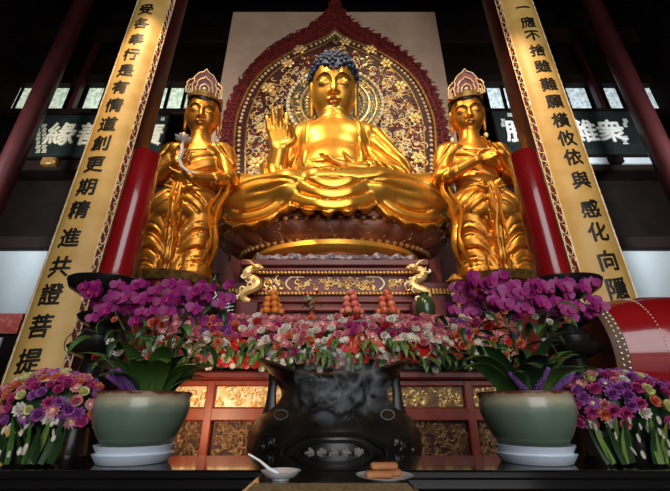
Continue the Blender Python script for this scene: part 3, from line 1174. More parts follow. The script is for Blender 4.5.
def head_sdf(L):
    X = [np.abs(L[0]), L[1], L[2]]
    f = d_ell(X, (0, .14, -.06), (.48, .56, .52))
    f = smin(f, d_ell(X, (0, -.16, .08), (.43, .40, .38)), .12)
    f = smin(f, d_ell(X, (.19, -.12, .24), (.22, .22, .18)), .10)
    f = smin(f, d_ell(X, (0, -.42, .30), (.16, .11, .12)), .10)
    f = smin(f, d_cap(X, (0, .15, .44), (0, -.10, .55), .035, .068), .05)
    f = smin(f, d_ell(X, (.065, -.115, .49), (.05, .04, .055)), .03)
    # eye hollows, then the lowered lids
    f = smax(f, -d_ell(X, (.20, .065, .50), (.15, .055, .055)), .05)
    f = smin(f, d_ell(X, (.20, .055, .38), (.135, .075, .085)), .025)
    f = smin(f, chain(X, [(.04, .13, .46), (.17, .205, .43), (.36, .15, .29)], [.014, .018, .01], .02), .06)
    f = smin(f, d_ell(X, (.055, -.235, .465), (.085, .034, .055)), .02)
    f = smin(f, d_ell(X, (0, -.285, .45), (.09, .04, .06)), .02)
    f = smax(f, -d_ell(X, (0, -.258, .53), (.14, .008, .05)), .012)
    # long-lobed ears
    e = d_ell(X, (.495, .02, -.02), (.055, .20, .11))
    e = smin(e, d_cap(X, (.50, -.05, 0), (.49, -.40, .03), .055, .055), .05)
    return smin(f, e, .03)


def face_point(x, u):
    fs = np.linspace(0.9, -0.1, 400)
    d = head_sdf([np.full(400, x), np.full(400, u), fs])
    i = np.argmax(d < 0)
    return fs[i] if (d < 0).any() else 0.0


def face_lines(fr, root, lip='lip_red'):
    for s in (-1, 1):
        pts = [(s * .05, .135), (s * .11, .185), (s * .20, .215), (s * .29, .195), (s * .37, .135)]
        pp = smooth_line(pts, 2)
        mb = MB().tube([fr.world(x, u, face_point(x, u) + .002) for x, u in pp], [.010 * fr.k + .012 * fr.k * math.sin(PI * i / (len(pp) - 1)) for i in range(len(pp))], 6)
        part('eyebrow_shading', mb, 'face_line', root)  # shading along the brow put in as a dark line
        pp = smooth_line([(s * .085, .035), (s * .15, .018), (s * .22, .012), (s * .29, .03), (s * .33, .055)], 2)
        mb = MB().tube([fr.world(x, u, face_point(x, u) + .002) for x, u in pp], [.012 * fr.k] * len(pp), 6)
        pp = smooth_line([(s * .09, .09), (s * .16, .125), (s * .25, .12), (s * .32, .08)], 2)
        mb.tube([fr.world(x, u, face_point(x, u)) for x, u in pp], [.006 * fr.k] * len(pp), 5)
        part('eyelid', mb, 'face_line', root)
    mb = MB()
    up = smooth_line([(-.125, -.252), (-.06, -.225), (0, -.235), (.06, -.225), (.125, -.252)], 2)
    mb.tube([fr.world(x, u, face_point(x, u)) for x, u in up], [.020 * fr.k * (0.5 + 0.5 * math.sin(PI * i / (len(up) - 1))) for i in range(len(up))], 6)
    lo = smooth_line([(-.10, -.27), (-.05, -.292), (0, -.296), (.05, -.292), (.10, -.27)], 2)
    mb.tube([fr.world(x, u, face_point(x, u)) for x, u in lo], [.024 * fr.k * (0.4 + 0.6 * math.sin(PI * i / (len(lo) - 1))) for i in range(len(lo))], 6)
    part('lips', mb, lip, root)


def hand(P, wrist, d, n, s, L, curl, spread=0.12, thumb=(0.35, 0.5), rr=1.0):
    """palm, four unequal bent fingers and a side thumb; d along the fingers, n out of the palm, s towards the thumb"""
    d, n, s = Vector(d).normalized(), Vector(n).normalized(), Vector(s).normalized()
    w = Vector(wrist)
    pc = w + d * (0.26 * L)
    f = None
    for q in (-.16, -.05, .06, .17):
        g = d_cap(P, w + s * (q * .6 * L), w + d * (.50 * L) + s * (q * L), .075 * L * rr, .065 * L * rr)
        f = g if f is None else smin(f, g, .05 * L)
    for i, (q, l) in enumerate(((.19, .44), (.065, .50), (-.06, .46), (-.175, .36))):
        c = curl[i]
        b = w + d * (.50 * L) + s * (q * L)
        dirv = (d + s * (spread * (1.4 - i))).normalized()
        pts = [b]
        for j in range(3):
            a = c * (0.5 + 0.5 * j)
            v = dirv * math.cos(a) + n * math.sin(a)
            pts.append(pts[-1] + v * (l * L * (.42, .32, .26)[j]))
        g = chain(P, pts, [.064 * L * rr, .056 * L * rr, .05 * L * rr, .036 * L * rr], .01 * L)
        f = smin(f, g, .025 * L)
    b = w + d * (.10 * L) + s * (.13 * L)
    p1 = b + (d * .5 + s * .75 + n * .25).normalized() * (.26 * L)
    p2 = p1 + (d * math.cos(thumb[0]) + n * math.sin(thumb[0]) + s * (.25 - thumb[1] * .5)).normalized() * (.19 * L)
    p3 = p2 + (d * math.cos(thumb[0] + .3) + n * math.sin(thumb[0] + .3) - s * (thumb[1] * .5)).normalized() * (.14 * L)
    g = chain(P, [b, p1, p2, p3], [.085 * L * rr, .066 * L * rr, .056 * L * rr, .04 * L * rr], .02 * L)
    return smin(f, g, .05 * L)


# ------------------------------------------------------------------ the great Buddha
BX = -0.03
bud = thing('buddha_statue', 'great gilt seated Buddha with blue hair and raised hand on the throne', 'statue', (BX, 5.8, 4.2))
FR = Frame((BX + 0.0, 5.95, 7.66), math.radians(27), 1.0, ku=1.26)


def buddha_skin(P):
    f = head_sdf(FR.local(P))
    Q = [np.abs(P[0] - BX), P[1], P[2]]
    X0 = [P[0] - BX, P[1], P[2]]
    neck = d_cap(Q, (0, 6.05, 7.3), (0, 6.08, 6.6), .31, .36)
    neck = neck - .014 * np.sin(P[2] * 46 + P[1] * 14)
    f = smin(f, neck, .05)
    t = d_ell(Q, (0, 6.14, 6.30), (.86, .52, .66))
    t = smin(t, d_ell(Q, (.26, 5.98, 6.22), (.40, .24, .34)), .35)
    t = smin(t, d_ell(Q, (0, 5.90, 5.35), (.78, .60, .75)), .25)
    t = smin(t, d_ell(Q, (.66, 6.16, 6.55), (.36, .34, .30)), .2)
    f = smin(f, t, .12)
    # lifted forearm and hand
    f = smin(f, chain(X0, [(-1.12, 5.72, 5.20), (-1.02, 5.50, 5.66)], [.23, .155], .05), .05)
    h = hand(X0, (-1.02, 5.48, 5.68), (-.13, -.12, 1), (0.15, -1, -.1), (1, .12, .1), .86, (.10, .70, .34, .14), .07, (.65, .9), 1.22)
    f = smin(f, h, .05)
    # the other hand resting in the lap, palm up
    f = smin(f, chain(X0, [(1.05, 5.55, 4.98), (.52, 5.02, 4.92)], [.22, .14], .05), .05)
    h = hand(X0, (.56, 5.02, 4.93), (-1, -.05, .18), (0, -.55, .9), (-.1, .75, .6), .82, (.25, .3, .35, .4), .05, (.6, .5), 1.1)
    f = smin(f, h, .05)
    return f


part('body', skin_mesh('body', buddha_skin, (-1.6, 4.6, 4.55), (1.5, 6.8, 8.5), .024, 'gold', W[bud.name], 1), 'gold', bud)
face_lines(FR, bud)
mb = MB().ell(FR.world(0, .27, face_point(0, .27)), .032, 10, 8)
part('forehead_mark', mb, 'crown_red', bud)


def buddha_hair(P):
    L = FR.local(P)
    f = d_ell(L, (0, .24, -.10), (.535, .43, .56))
    f = smax(f, -(L[1] - (.37 - .08 * np.cos(L[0] * 5.6) - .62 * np.clip(.30 - L[2], 0, 1) * 1.35)), .04)
    f = smin(f, d_ell(L, (0, .52, -.12), (.33, .19, .33)), .10)
    return f


hm = skin_mesh('hair', buddha_hair, (-.7, 5.1, 7.2), (.65, 7.0, 9.2), .03, 'hair_blue', W[bud.name], 1)
hair = part('hair', hm, 'hair_blue', bud)
# snail curls: rows of small knobs over the whole cap
cu = MB()
pos = np.array([v.co for v in hm.vertices])
nrm = np.array([v.normal for v in hm.vertices])
offv = np.array(W[bud.name])
taken = []
order = list(range(len(pos)))
random.Random(4).shuffle(order)
for i in order:
    p = pos[i]
    if len(taken) and np.min(np.sum((np.array(taken) - p) ** 2, 1)) < .082 ** 2:
        continue
    taken.append(p)
    q = p + offv + nrm[i] * .012
    cu.ell(q, (.047, .047, .047), 8, 6)
part('curls', cu, 'hair_blue', hair)


def fold(t):
    """rounded pleats with sharp valleys"""
    return np.abs(np.sin(t)) ** 0.7 - 0.6


def cut(t, w=.30):
    """narrow creases between broad smooth folds; add it to carve them"""
    return np.exp(-(np.sin(t) / w) ** 2)


def buddha_robe(P):
    x = P[0] - BX
    ax_ = np.abs(x)
    Q = [ax_, P[1], P[2]]
    X0 = [x, P[1], P[2]]
    y, z = P[1], P[2]
    # torso shell under the open collar
    t = d_ell(Q, (0, 6.18, 6.30), (.96, .58, .70))
    t = smin(t, d_ell(Q, (0, 5.96, 5.35), (.95, .66, .80)), .25)
    t = smin(t, d_ell(Q, (.72, 6.18, 6.46), (.40, .40, .34)), .2)
    t = t + .085 * cut((ax_ + .10 * (z - 5.5)) * 13.5, .34) * np.clip((ax_ - .40) * 6, 0, 1)
    edge = .45 + .05 * np.sin((z - 5.2) * 2)
    opening = smax(ax_ - edge, 5.35 - z, .08)
    opening = np.maximum(opening, y - 6.35)
    t = smax(t, -opening, .03)
    # a raised lapel roll along both edges of the collar
    lap = np.maximum(np.abs(ax_ - edge - .05) - .05, np.abs(t) - .035)
    t = smin(t, np.maximum(lap, 5.3 - z), .03)
    # inner garment gathered over the belly: curved swags
    b = d_ell(Q, (0, 5.90, 5.18), (.80, .66, .62))
    rr_ = np.sqrt((x * .8) ** 2 + (z - 6.3) ** 2)
    b = b + .060 * cut(rr_ * 15, .34)
    b = np.maximum(b, z - (5.56 - .12 * np.cos(x * 3.2)))
    t = smin(t, b, .03)
    # sleeves
    a = chain(X0, [(.84, 6.14, 6.42), (1.18, 5.86, 5.45), (1.10, 5.55, 4.98)], [.34, .34, .29], .1)
    a = smin(a, d_cap(X0, (1.05, 5.5, 4.96), (.66, 5.10, 4.92), .29, .22), .08)
    a = smin(a, d_ell(X0, (1.16, 5.65, 4.95), (.32, .38, .40)), .12)
    a = a + .080 * cut(z * 6.5 + x * 12 + y * 3, .34)
    t = smin(t, a, .05)
    a = chain(X0, [(-.84, 6.14, 6.42), (-1.10, 5.88, 5.5), (-1.08, 5.74, 5.18)], [.34, .32, .28], .1)
    a = smin(a, d_ell(X0, (-1.14, 5.74, 5.12), (.26, .32, .42)), .1)
    a = smin(a, d_cap(X0, (-1.08, 5.62, 5.36), (-1.02, 5.50, 4.80), .15, .24), .08)
    a = a + .075 * cut(z * 3.5 + x * 15, .34)
    t = smin(t, a, .05)
    # crossed legs
    kn = d_cap(Q, (.45, 5.95, 4.66), (1.62, 5.52, 4.64), .54, .43)
    kn = smin(kn, d_ell(Q, (1.66, 5.46, 4.62), (.44, .46, .40)), .12)
    sh = chain(X0, [(1.70, 5.42, 4.54), (.7, 5.00, 4.52), (-.25, 4.90, 4.56)], [.40, .34, .27], .1)
    sh2 = chain(X0, [(-1.70, 5.42, 4.54), (-.7, 5.02, 4.50), (.25, 4.98, 4.42)], [.40, .33, .25], .1)
    lg = smin(smin(kn, sh, .14), sh2, .05)
    u = (z - 4.52) / (.16 + .30 * ax_)
    lg = lg + .060 * cut(u * 3.0 + .7, .20) * np.clip((1.45 - ax_) * 2.5, 0, 1)
    lg = lg + .045 * cut(u * 1.7 + .3 * np.sin(ax_ * 4), .13)
    t = smin(t, lg, .06)
    # hem of the robe hanging over the throne in three scalloped lobes
    mid = ax_ < .66
    fw = .24 * np.clip(1 - (x / .70) ** 2, 0, 1)
    ell = np.sqrt((x / 2.02) ** 2 + ((y + fw - 5.9) / 1.06) ** 2)
    c = np.abs(ell - 1.0) * 1.05 - .085
    cx = np.where(mid, x, ax_ - 1.28)
    q = np.clip(np.abs(cx) / np.where(mid, .66, .62), 0, 1.3)
    hem = 3.84 + .24 * q ** 2.2 + .03 * np.sin(x * 21)
    hem = np.where(ax_ > 1.90, 3.90, hem)
    r2 = np.sqrt(cx ** 2 + (z - np.where(mid, 4.80, 4.66)) ** 2)
    c = c + .085 * cut(r2 * 17, .36)
    c = smax(c, hem - z, .02)
    c = smax(c, z - np.where(mid, 4.48, 4.28), .03)
    c = np.maximum(c, y - 6.3)
    return smin(t, c, .04)


part('robe', skin_mesh('robe', buddha_robe, (-2.35, 4.55, 3.72), (2.3, 6.95, 7.0), .021, 'gold_robe', W[bud.name], 1), 'gold_robe', bud)

# ------------------------------------------------------------------ the two bodhisattvas
def bodhisattva(px, py, pz, label, s, pose):
    """s = +1: the right-hand figure; -1: the left one"""
    root = thing('bodhisattva_statue', label, 'statue', (px, py, pz), 'standing gilt figures beside the Buddha')
    k = .55
    hx = px + s * pose['hx']
    fr = Frame((hx, py - .04, pz + 2.98), math.radians(24), k, yaw=math.radians(pose['yaw']), ku=1.2)

    def q(x, y, z):
        return (px + s * x, py + y, pz + z)

    def skin(P):
        f = head_sdf(fr.local(P))
        f = smin(f, d_cap(P, q(0, 0, 2.75), q(0, .04, 2.42), .155, .18), .04)
        X = [np.abs(P[0] - px), P[1] - py, P[2] - pz]
        t = d_ell(X, (0, .06, 2.12), (.42, .25, .40))
        t = smin(t, d_ell(X, (0, .03, 1.55), (.33, .25, .40)), .14)
        f = smin(f, t, .08)
        for (w, d, n, sv, L, cu) in pose['hands']:
            f = smin(f, hand(P, q(*w), (s * d[0], d[1], d[2]), (s * n[0], n[1], n[2]), (s * sv[0], sv[1], sv[2]), L, cu, .08, (.5, .4), 1.1), .02)
        for pts, rs in pose['forearms']:
            f = smin(f, chain(P, [q(*p) for p in pts], rs, .04), .04)
        return f
    part('body', skin_mesh('body', skin, (px - .85, py - .85, pz + 1.0), (px + .85, py + .5, pz + 3.6), .020, 'gold_orange', W[root.name], 1), 'gold_orange', root)
    face_lines(fr, root)

    def robe(P):
        x = (P[0] - px) * s
        y, z = P[1] - py, P[2] - pz
        ax_ = np.abs(x)
        X = [x, y, z]
        A = [ax_, y, z]
        # shawl over shoulders and upper arms, open over the chest
        t = d_ell(A, (.34, .06, 2.25), (.24, .25, .17))
        for pts, rs in pose['sleeves']:
            t = smin(t, chain(X, pts, rs, .05), .07)
        t = t + .035 * cut(z * 9 + ax_ * 12, .34)
        bodice = d_ell(A, (0, .06, 2.02), (.44, .29, .44))
        bodice = smin(bodice, d_ell(A, (0, .03, 1.55), (.36, .27, .36)), .12)
        bodice = bodice + .035 * cut((z + .45 * x) * 13, .3)
        neck = d_ell(A, (0, -.22, 2.40), (.27, .30, .34))
        bodice = smax(bodice, -neck, .02)
        t = smin(t, bodice, .04)
        # long skirt over two legs with hanging U folds
        lg = d_cap(A, (.23, -.02, 1.15), (.28, .0, .06), .30, .24)
        lg = smin(lg, d_ell(A, (0, .02, 1.18), (.50, .31, .34)), .12)
        lg = smin(lg, d_ell(A, (0, .02, .62), (.44, .27, .75)), .10)
        dx = ax_ - .27
        u = z - .55 * dx + 2.4 * dx * dx
        win = np.clip((1.12 - z) * 4, 0, 1) * np.clip(1.5 - np.abs(dx) * 4.2, 0, 1)
        lg = lg + .068 * cut(u * 12.5 + 1.6 * np.sin(z * 3.1), .26) * win
        lg = lg + .030 * cut(u * 22 + 1.2 * np.sin(z * 5.1), .24) * win
        mid = np.clip(1.2 - ax_ * 9, 0, 1)
        lg = lg + .050 * cut(x * 34 + .8 * np.sin(z * 4), .4) * mid
        out_ = np.clip((ax_ - .42) * 12, 0, 1)
        lg = lg + .040 * cut(x * 30 + z * 2.2, .4) * out_
        fl = d_ell(A, (0, .06, .08), (.54, .33, .42)) + .045 * cut(x * 19 + .6 * np.sin(z * 6), .34)
        lg = smin(lg, fl, .10)
        t = smin(t, lg, .06)
        # short overskirt with swallow-tail hems over the thighs
        ov = d_ell(A, (.17, -.02, 1.10), (.37, .37, .36))
        ov = ov + .045 * cut((z * .9 + ax_ * .8 + 1.3 * (ax_ - .28) ** 2) * 17, .32)
        low = .78 + .55 * np.abs(ax_ - .30) + .03 * np.sin(x * 26)
        ov = np.maximum(ov, low - z)
        ov = np.maximum(ov, z - 1.40)
        t = smin(t, ov, .015)
        # centre apron fall
        apr = d_cap(X, (0, -.31, 1.35), (0, -.27, .22), .11, .07) + .035 * cut(x * 40 + np.sin(z * 5), .34)
        t = smin(t, apr, .02)
        return np.maximum(t, -z)
    part('robe', skin_mesh('robe', robe, (px - .95, py - .75, pz - .02), (px + .95, py + .55, pz + 2.6), .019, 'gold_orange', W[root.name], 1), 'gold_orange', root)
    # sash and knots
    mb = MB()
    mb.tube([q(.41 * math.sin(a), -.31 * math.cos(a) + .02, 1.36 + .02 * math.cos(a * 2)) for a in [2 * PI * i / 40 for i in range(41)]], .040, 8)
    mb.tube([q(.38 * math.sin(a), -.29 * math.cos(a) + .02, 1.45) for a in [2 * PI * i / 40 for i in range(41)]], .022, 8)
    for e in (-1, 1):
        mb.tube([q(e * .02, -.36, 1.36), q(e * .13, -.40, 1.42), q(e * .19, -.38, 1.34), q(e * .10, -.40, 1.28), q(0, -.37, 1.35)], .032, 6)
        mb.tube([q(e * .04, -.38, 1.34), q(e * .07, -.42, 1.1), q(e * .03, -.41, .85), q(e * .09, -.38, .5)], [.03, .045, .045, .02], 6, .5)
    part('sash', mb, 'gold_robe', root)
    # scarves falling from the arms
    for e in (-1, 1):
        mb = MB()
        pts = [q(e * (.57 + .06 * math.sin(i * .9) - .004 * i), -.10 + .05 * math.sin(i * 1.3), 1.66 - .135 * i) for i in range(12)]
        mb.tube(pts, [.04, .06, .065, .06, .07, .06, .07, .065, .07, .06, .05, .02], 8, .35)
        pts = [q(e * (.50 + .05 * math.cos(i * .8) - .002 * i), -.20 + .05 * math.sin(i * 1.1 + 1), 1.45 - .125 * i) for i in range(11)]
        mb.tube(pts, [.03, .045, .05, .045, .05, .045, .05, .045, .05, .04, .02], 8, .35)
        part('scarf', mb, 'gold_robe', root)
    # necklace
    mb = MB()
    for i in range(21):
        a = -1.1 + 2.2 * i / 20
        mb.ell(q(.25 * math.sin(a), -.11 - .12 * math.cos(a), 2.26 - .14 * math.cos(a)), .021, 8, 6)
    for j in range(5):
        mb.ell(q(0, -.24, 2.10 - .05 * j), .024, 8, 6)
    part('necklace', mb, 'gold_trim', root)

    # hair and crown
    def hair(P):
        L = fr.local(P)
        f = d_ell(L, (0, .26, -.10), (.53, .42, .56))
        f = smax(f, -(L[1] - (.40 - .10 * np.cos(L[0] * 5.6) - .95 * np.clip(.30 - L[2], 0, 1))), .04)
        return f
    part('hair', skin_mesh('hair', hair, (hx - .42, py - .6, pz + 2.6), (hx + .42, py + .5, pz + 3.7), .022, 'hair_black', W[root.name], 1), 'hair_black', root)
    cr = MB()
    cr.grid(lambda a, b: fr.world(.54 * math.sin((a - .5) * 4.2), .42 + .12 * b, -.08 + (.56 + .03 * b) * math.cos((a - .5) * 4.2)), 33, 4)
    cr.grid(lambda a, b: fr.world(.50 * math.sin((a - .5) * 4.2), .42 + .12 * b, -.08 + (.52 + .03 * b) * math.cos((a - .5) * 4.2)), 33, 4)
    crown = part('crown', cr, 'gold_dark', root)
    def leafy(w, h, b):
        L = [(-w, b), (-w * 1.10, b + h * .30), (-w * .92, b + h * .46), (-w * .98, b + h * .60), (-w * .62, b + h * .80), (-w * .22, b + h * .88), (0, b + h)]
        return L + [(-x, z) for x, z in L[:-1]][::-1]
    def plate(out, cx, f0, yaw, th):
        mb = MB()
        n = len(out)
        def w(x, u, d):
            xx, ff = x * math.cos(yaw), f0 + d - .25 * x * x
            return fr.world(cx + xx, u, ff + x * math.sin(yaw))
        cz = sum(p[1] for p in out) / n
        vs = [w(x, u, 0) for x, u in out] + [w(x, u, -th) for x, u in out]
        mb.add(vs, [list(range(n)), [n + i for i in range(n)][::-1]] + [(i, i + n, (i + 1) % n + n, (i + 1) % n) for i in range(n)])
        return mb, w
    for (ww, hh, b0, cx, f0, yw) in ((.33, .64, .46, 0, .42, 0), (.20, .44, .43, -.36, .26, -.7), (.20, .44, .43, .36, .26, .7)):
        out = leafy(ww, hh, b0)
        mb, wf = plate(out, cx, f0, yw, .08)
        pl_ = part('crown_leaf', mb, 'crown_red', crown, auto=20)
        ed = MB()
        for sc_ in (1.0, .70, .42):
            c0 = b0 + hh * .02
            ed.tube([wf(x * sc_, c0 + (u - b0) * sc_, .012) for x, u in out], .021 * k, 6)
        ed.ell(wf(0, b0 + hh * .2, .02), .06 * k, 10, 8)
        o = part('crown_trim', ed, 'gold_pale', crown)
    # earrings
    for e in (-1, 1):
        part('earring', MB().ell(fr.world(e * .50, -.56, .05), (.07 * k, .05 * k, .10 * k), 10, 8), 'gold_pale', root)
    mb = MB()
    part('foot_lotus', mb.lathe([(.46, -.10), (.52, -.05), (.56, .0), (.48, .02)], (px, py, pz), 72, 1, .85, lambda a, z: 1 + .05 * abs(math.cos(a * 7))), 'gold_dark', root)
    return root, q


poseL = dict(hx=.0, yaw=16,
             hands=[((.08, -.40, 1.74), (-.15, -.20, 1), (-.6, -.6, 0), (-.7, .3, .2), .34, (.5, .7, .8, .9)),
                    ((-.18, -.40, 1.46), (1, -.15, .05), (0, -.3, 1), (.2, -.5, .5), .34, (.4, .5, .6, .6))],
             forearms=[([(.54, -.12, 1.62), (.08, -.40, 1.74)], [.11, .07]), ([(-.54, -.10, 1.62), (-.18, -.40, 1.46)], [.11, .07])],
             sleeves=[([(.46, .05, 2.24), (.57, -.02, 1.74), (.46, -.18, 1.70)], [.18, .16, .13]), ([(-.46, .05, 2.24), (-.57, -.0, 1.70), (-.44, -.18, 1.56)], [.18, .16, .13])])
poseR = dict(hx=.0, yaw=-14,
             hands=[((.26, -.38, 1.92), (-.75, -.15, .55), (-.2, -.6, .5), (-.3, .3, .8), .36, (.3, .4, .5, .6)),
                    ((-.16, -.40, 1.78), (1, -.15, .30), (.2, -.5, .6), (-.2, .2, .8), .34, (.3, .4, .5, .5))],
             forearms=[([(.54, -.12, 1.68), (.26, -.38, 1.92)], [.11, .07]), ([(-.53, -.12, 1.66), (-.16, -.40, 1.78)], [.11, .07])],
             sleeves=[([(.46, .05, 2.24), (.57, -.02, 1.74), (.46, -.18, 1.74)], [.18, .16, .13]), ([(-.46, .05, 2.24), (-.57, -.0, 1.72), (-.43, -.2, 1.70)], [.18, .16, .13])])
BPX, BPY, BPZ = 2.30, 4.85, 2.89
rl, ql = bodhisattva(-BPX, BPY, BPZ, 'standing gilt crowned figure holding a white lotus beside the left red candle', -1, poseL)
rr_, qr = bodhisattva(BPX, BPY, BPZ, 'standing gilt crowned figure with both hands raised beside the right red candle', 1, poseR)
for s, nm in ((-1, 'left'), (1, 'right')):
    mb = MB()
    mb.lathe([(.48, 0), (.48, .2), (.42, .3), (.42, 2.45), (.50, 2.57), (.52, 2.72), (.46, 2.79)], (s * BPX, BPY, 0), 8, 1, .8)
    solo('statue_pedestal', mb, 'shrine_red', 'dark red pedestal under the crowned figure %s' % ('holding the lotus' if s < 0 else 'with both hands raised'), 'pedestal', auto=20)
# the lotus in the left figure's hand
mb = MB()
p0 = Vector(ql(-.02, -.56, 2.00))
mb.tube([tuple(p0), ql(-.04, -.60, 1.88), ql(-.06, -.60, 1.78), ql(-.03, -.58, 1.66), ql(-.08, -.56, 1.54), ql(-.18, -.56, 1.46), ql(-.32, -.54, 1.43)], [.018, .025, .03, .03, .026, .022, .012], 6)
lo_ = thing('lotus_flower', 'white lotus on a curling stem held before the chest of the crowned figure', 'flower', tuple(p0))
part('stem', mb, 'petal_white', lo_)
mb = MB()
for ring_, nn, el, L in ((0, 8, .4, .13), (1, 6, 1.0, .11)):
    for i in range(nn):
        a = 2 * PI * i / nn + ring_ * .4
        d = Vector((math.cos(a) * math.cos(el), math.sin(a) * math.cos(el), math.sin(el)))
        c = p0 + d * L * .55
        R = d.to_track_quat('X', 'Z').to_matrix()
        mb.ell(c, (L * .6, L * .30, L * .12), 8, 6, R)
part('bloom', mb, 'petal_white', lo_)
# ------------------------------------------------------------------ front table, stand, small dishes
TZ = 1.0
tb = thing('altar_table', 'long black lacquered table in front of the burner', 'table', (0, 2.12, 0))
part('tabletop', MB().box(-2.7, 2.7, 1.83, 2.36, TZ - .035, TZ, bev=.008), 'black_lacquer', tb)
ap = MB()
ap.box(-2.66, 2.66, 1.85, 2.33, TZ - .075, TZ - .035, bev=.004).box(-2.68, 2.68, 1.84, 2.34, TZ - .10, TZ - .075, bev=.008).box(-2.6, 2.6, 1.88, 2.31, TZ - .22, TZ - .10)
part('apron', ap, 'black_lacquer', tb)
for x in (-2.5, -.85, .85, 2.5):
    for y in (1.92, 2.26):
        part('leg', MB().box(x - .04, x + .04, y - .04, y + .04, 0, TZ - .20, bev=.01), 'black_lacquer', tb)
st = thing('offering_stand', 'low black offering stand in front of the long table', 'table', (0, 1.55, 0))
part('tabletop', MB().box(-.31, .28, 1.30, 1.80, TZ - .03, TZ, bev=.006), 'black_lacquer', st)
part('apron', MB().box(-.29, .26, 1.32, 1.78, TZ - .12, TZ - .03), 'black_lacquer', st)
for x in (-.265, .235):
    for y in (1.37, 1.76):
        part('leg', MB().box(x - .025, x + .025, y - .025, y + .025, 0, TZ - .10), 'black_lacquer', st)
mb = MB().box(-.285, .255, 1.302, 1.505, TZ + .0005, TZ + .006)
solo('brocade_runner', mb, 'brocade', 'gold and black woven runner on the low stand under the bowl and plate', 'runner')
bw = thing('porcelain_bowl', 'white porcelain bowl on the low black stand', 'bowl', (-.205, 1.60, TZ + .001))
part('bowl_wall', MB().lathe([(.028, 0), (.030, .006), (.055, .010), (.072, .026), (.076, .030), (.072, .030), (.052, .014), (.001, .010)], (-.205, 1.60, TZ + .001), 40, cap=False), 'porcelain_white', bw)
part('foot_ring', MB().lathe([(.032, 0), (.032, .008)], (-.205, 1.60, TZ + .001), 32), 'porcelain_white', bw)
sp = MB().tube([(-.335, 1.60, TZ + .085), (-.29, 1.605, TZ + .062), (-.25, 1.60, TZ + .036), (-.215, 1.60, TZ + .020)], [.004, .0045, .006, .008], 8)
sp.ell((-.20, 1.602, TZ + .019), (.022, .014, .007), 12, 8)
solo('spoon', sp, 'porcelain_white', 'white spoon leaning in the small white bowl', 'spoon')
pt = MB().lathe([(.055, 0), (.06, .005), (.105, .014), (.108, .017), (.10, .016), (.055, .008), (.001, .007)], (.187, 1.60, TZ + .001), 48, cap=False)
solo('plate', pt, 'porcelain_white', 'white plate under the brown cakes on the low black stand', 'plate')
for i, (x, y, z, L, a, lab) in enumerate(((.165, 1.58, .009, .05, .05, 'brown cake bar at the front of the white plate'), (.205, 1.618, .009, .05, -.08, 'brown cake bar at the back of the white plate'),
                                          (.187, 1.597, .034, .052, .12, 'brown cake bar lying across the two others on the plate'))):
    solo('cake_bar', MB().box(x - L, x + L, y - .016, y + .016, TZ + z, TZ + z + .024, rz=a, bev=.006), 'cake_brown', lab, 'cake', 'brown cakes on the plate')

# ------------------------------------------------------------------ incense burner
BXc, BYc, BR = -.005, 3.18, .66
bs = MB().lathe([(.50, 0), (.54, .05), (.48, .12), (.40, .2), (.38, .42), (.46, .50), (.50, .56), (.48, .60)], (BXc, BYc, 0), 48)
solo('burner_stand', bs, 'black_metal', 'round dark stand under the great incense burner', 'stand')
bn = thing('incense_burner', 'great dark bronze incense burner with flaring eared rim and smoke', 'incense burner', (BXc, BYc, .60))
Bp = [(.30, .60), (.40, .62), (.54, .72), (.63, .84), (.665, .98), (.655, 1.08), (.60, 1.18), (.50, 1.24), (.455, 1.28), (.43, 1.33), (.435, 1.38), (.455, 1.42)]
belly = MB().lathe(Bp, (BXc, BYc, 0), 96, 1, 1, lambda a, z: 1 + (.015 * math.cos(8 * a) if z < 1.2 else 0))
part('belly', belly, 'bronze_dark', bn)


def rimline(a):
    # saddle rim: the two ends rise and sweep outwards into ears
    e = abs(math.cos(a))
    r = .45 + .14 * e ** 5
    z = 1.45 + .15 * e ** 3
    return r, z


def rimpt(a, dr, dz):
    r, z = rimline(a)
    e = abs(math.cos(a))
    return (BXc + (r + dr) * math.cos(a) * 1.0, BYc + (r + dr) * math.sin(a) * .93, z + dz)


mb = MB()
prof = [(-.03, None), (-.01, -.05), (.045, -.012), (.06, .012), (.035, .028), (-.02, .012), (-.06, -.04), (-.08, -.12)]
mb.grid(lambda a, b: rimpt(a * 2 * PI, prof[int(round(b * (len(prof) - 1)))][0], prof[int(round(b * (len(prof) - 1)))][1]) if prof[int(round(b * (len(prof) - 1)))][1] is not None else
        (BXc + .42 * math.cos(a * 2 * PI), BYc + .42 * math.sin(a * 2 * PI), 1.36), 96, len(prof), True)
part('flared_rim', mb, 'bronze_dark', bn)
mb = MB().lathe([(.001, 1.30), (.2, 1.31), (.39, 1.30)], (BXc, BYc, 0), 40, cap=False)
part('ash_bed', mb, 'silver_relief', bn)
for s in (-1, 1):
    mb = MB()
    mb.tube([(BXc + s * .49, BYc - .05, 1.49), (BXc + s * .50, BYc - .05, 1.43), (BXc + s * .505, BYc - .05, 1.36), (BXc + s * .505, BYc - .05, 1.28), (BXc + s * .50, BYc - .05, 1.20)], [.032, .022, .022, .026, .045], 8, 1.6)
    part('ear_handle', mb, 'bronze_dark', bn)
    mb = MB()
    cx, cy = BXc + s * .36, BYc - .46
    mb.tube([(cx + .045 * math.cos(2 * PI * i / 24), cy - .03 - .0 * i, 1.205 + .030 * math.sin(2 * PI * i / 24)) for i in range(25)], .009, 6)
    part('ring', mb, 'bronze_dark', bn)
# lobed cartouche with worn characters on the front of the belly


def bellypt(x, z, d=0.0):
    for (r0, z0), (r1, z1) in zip(Bp[:-1], Bp[1:]):
        if z0 <= z <= z1:
            r = r0 + (r1 - r0) * (z - z0) / (z1 - z0)
            break
    else:
        r = .6
    r = r * 1.0 + d
    return (BXc + x, BYc - math.sqrt(max(1e-4, r * r - x * x)), z)


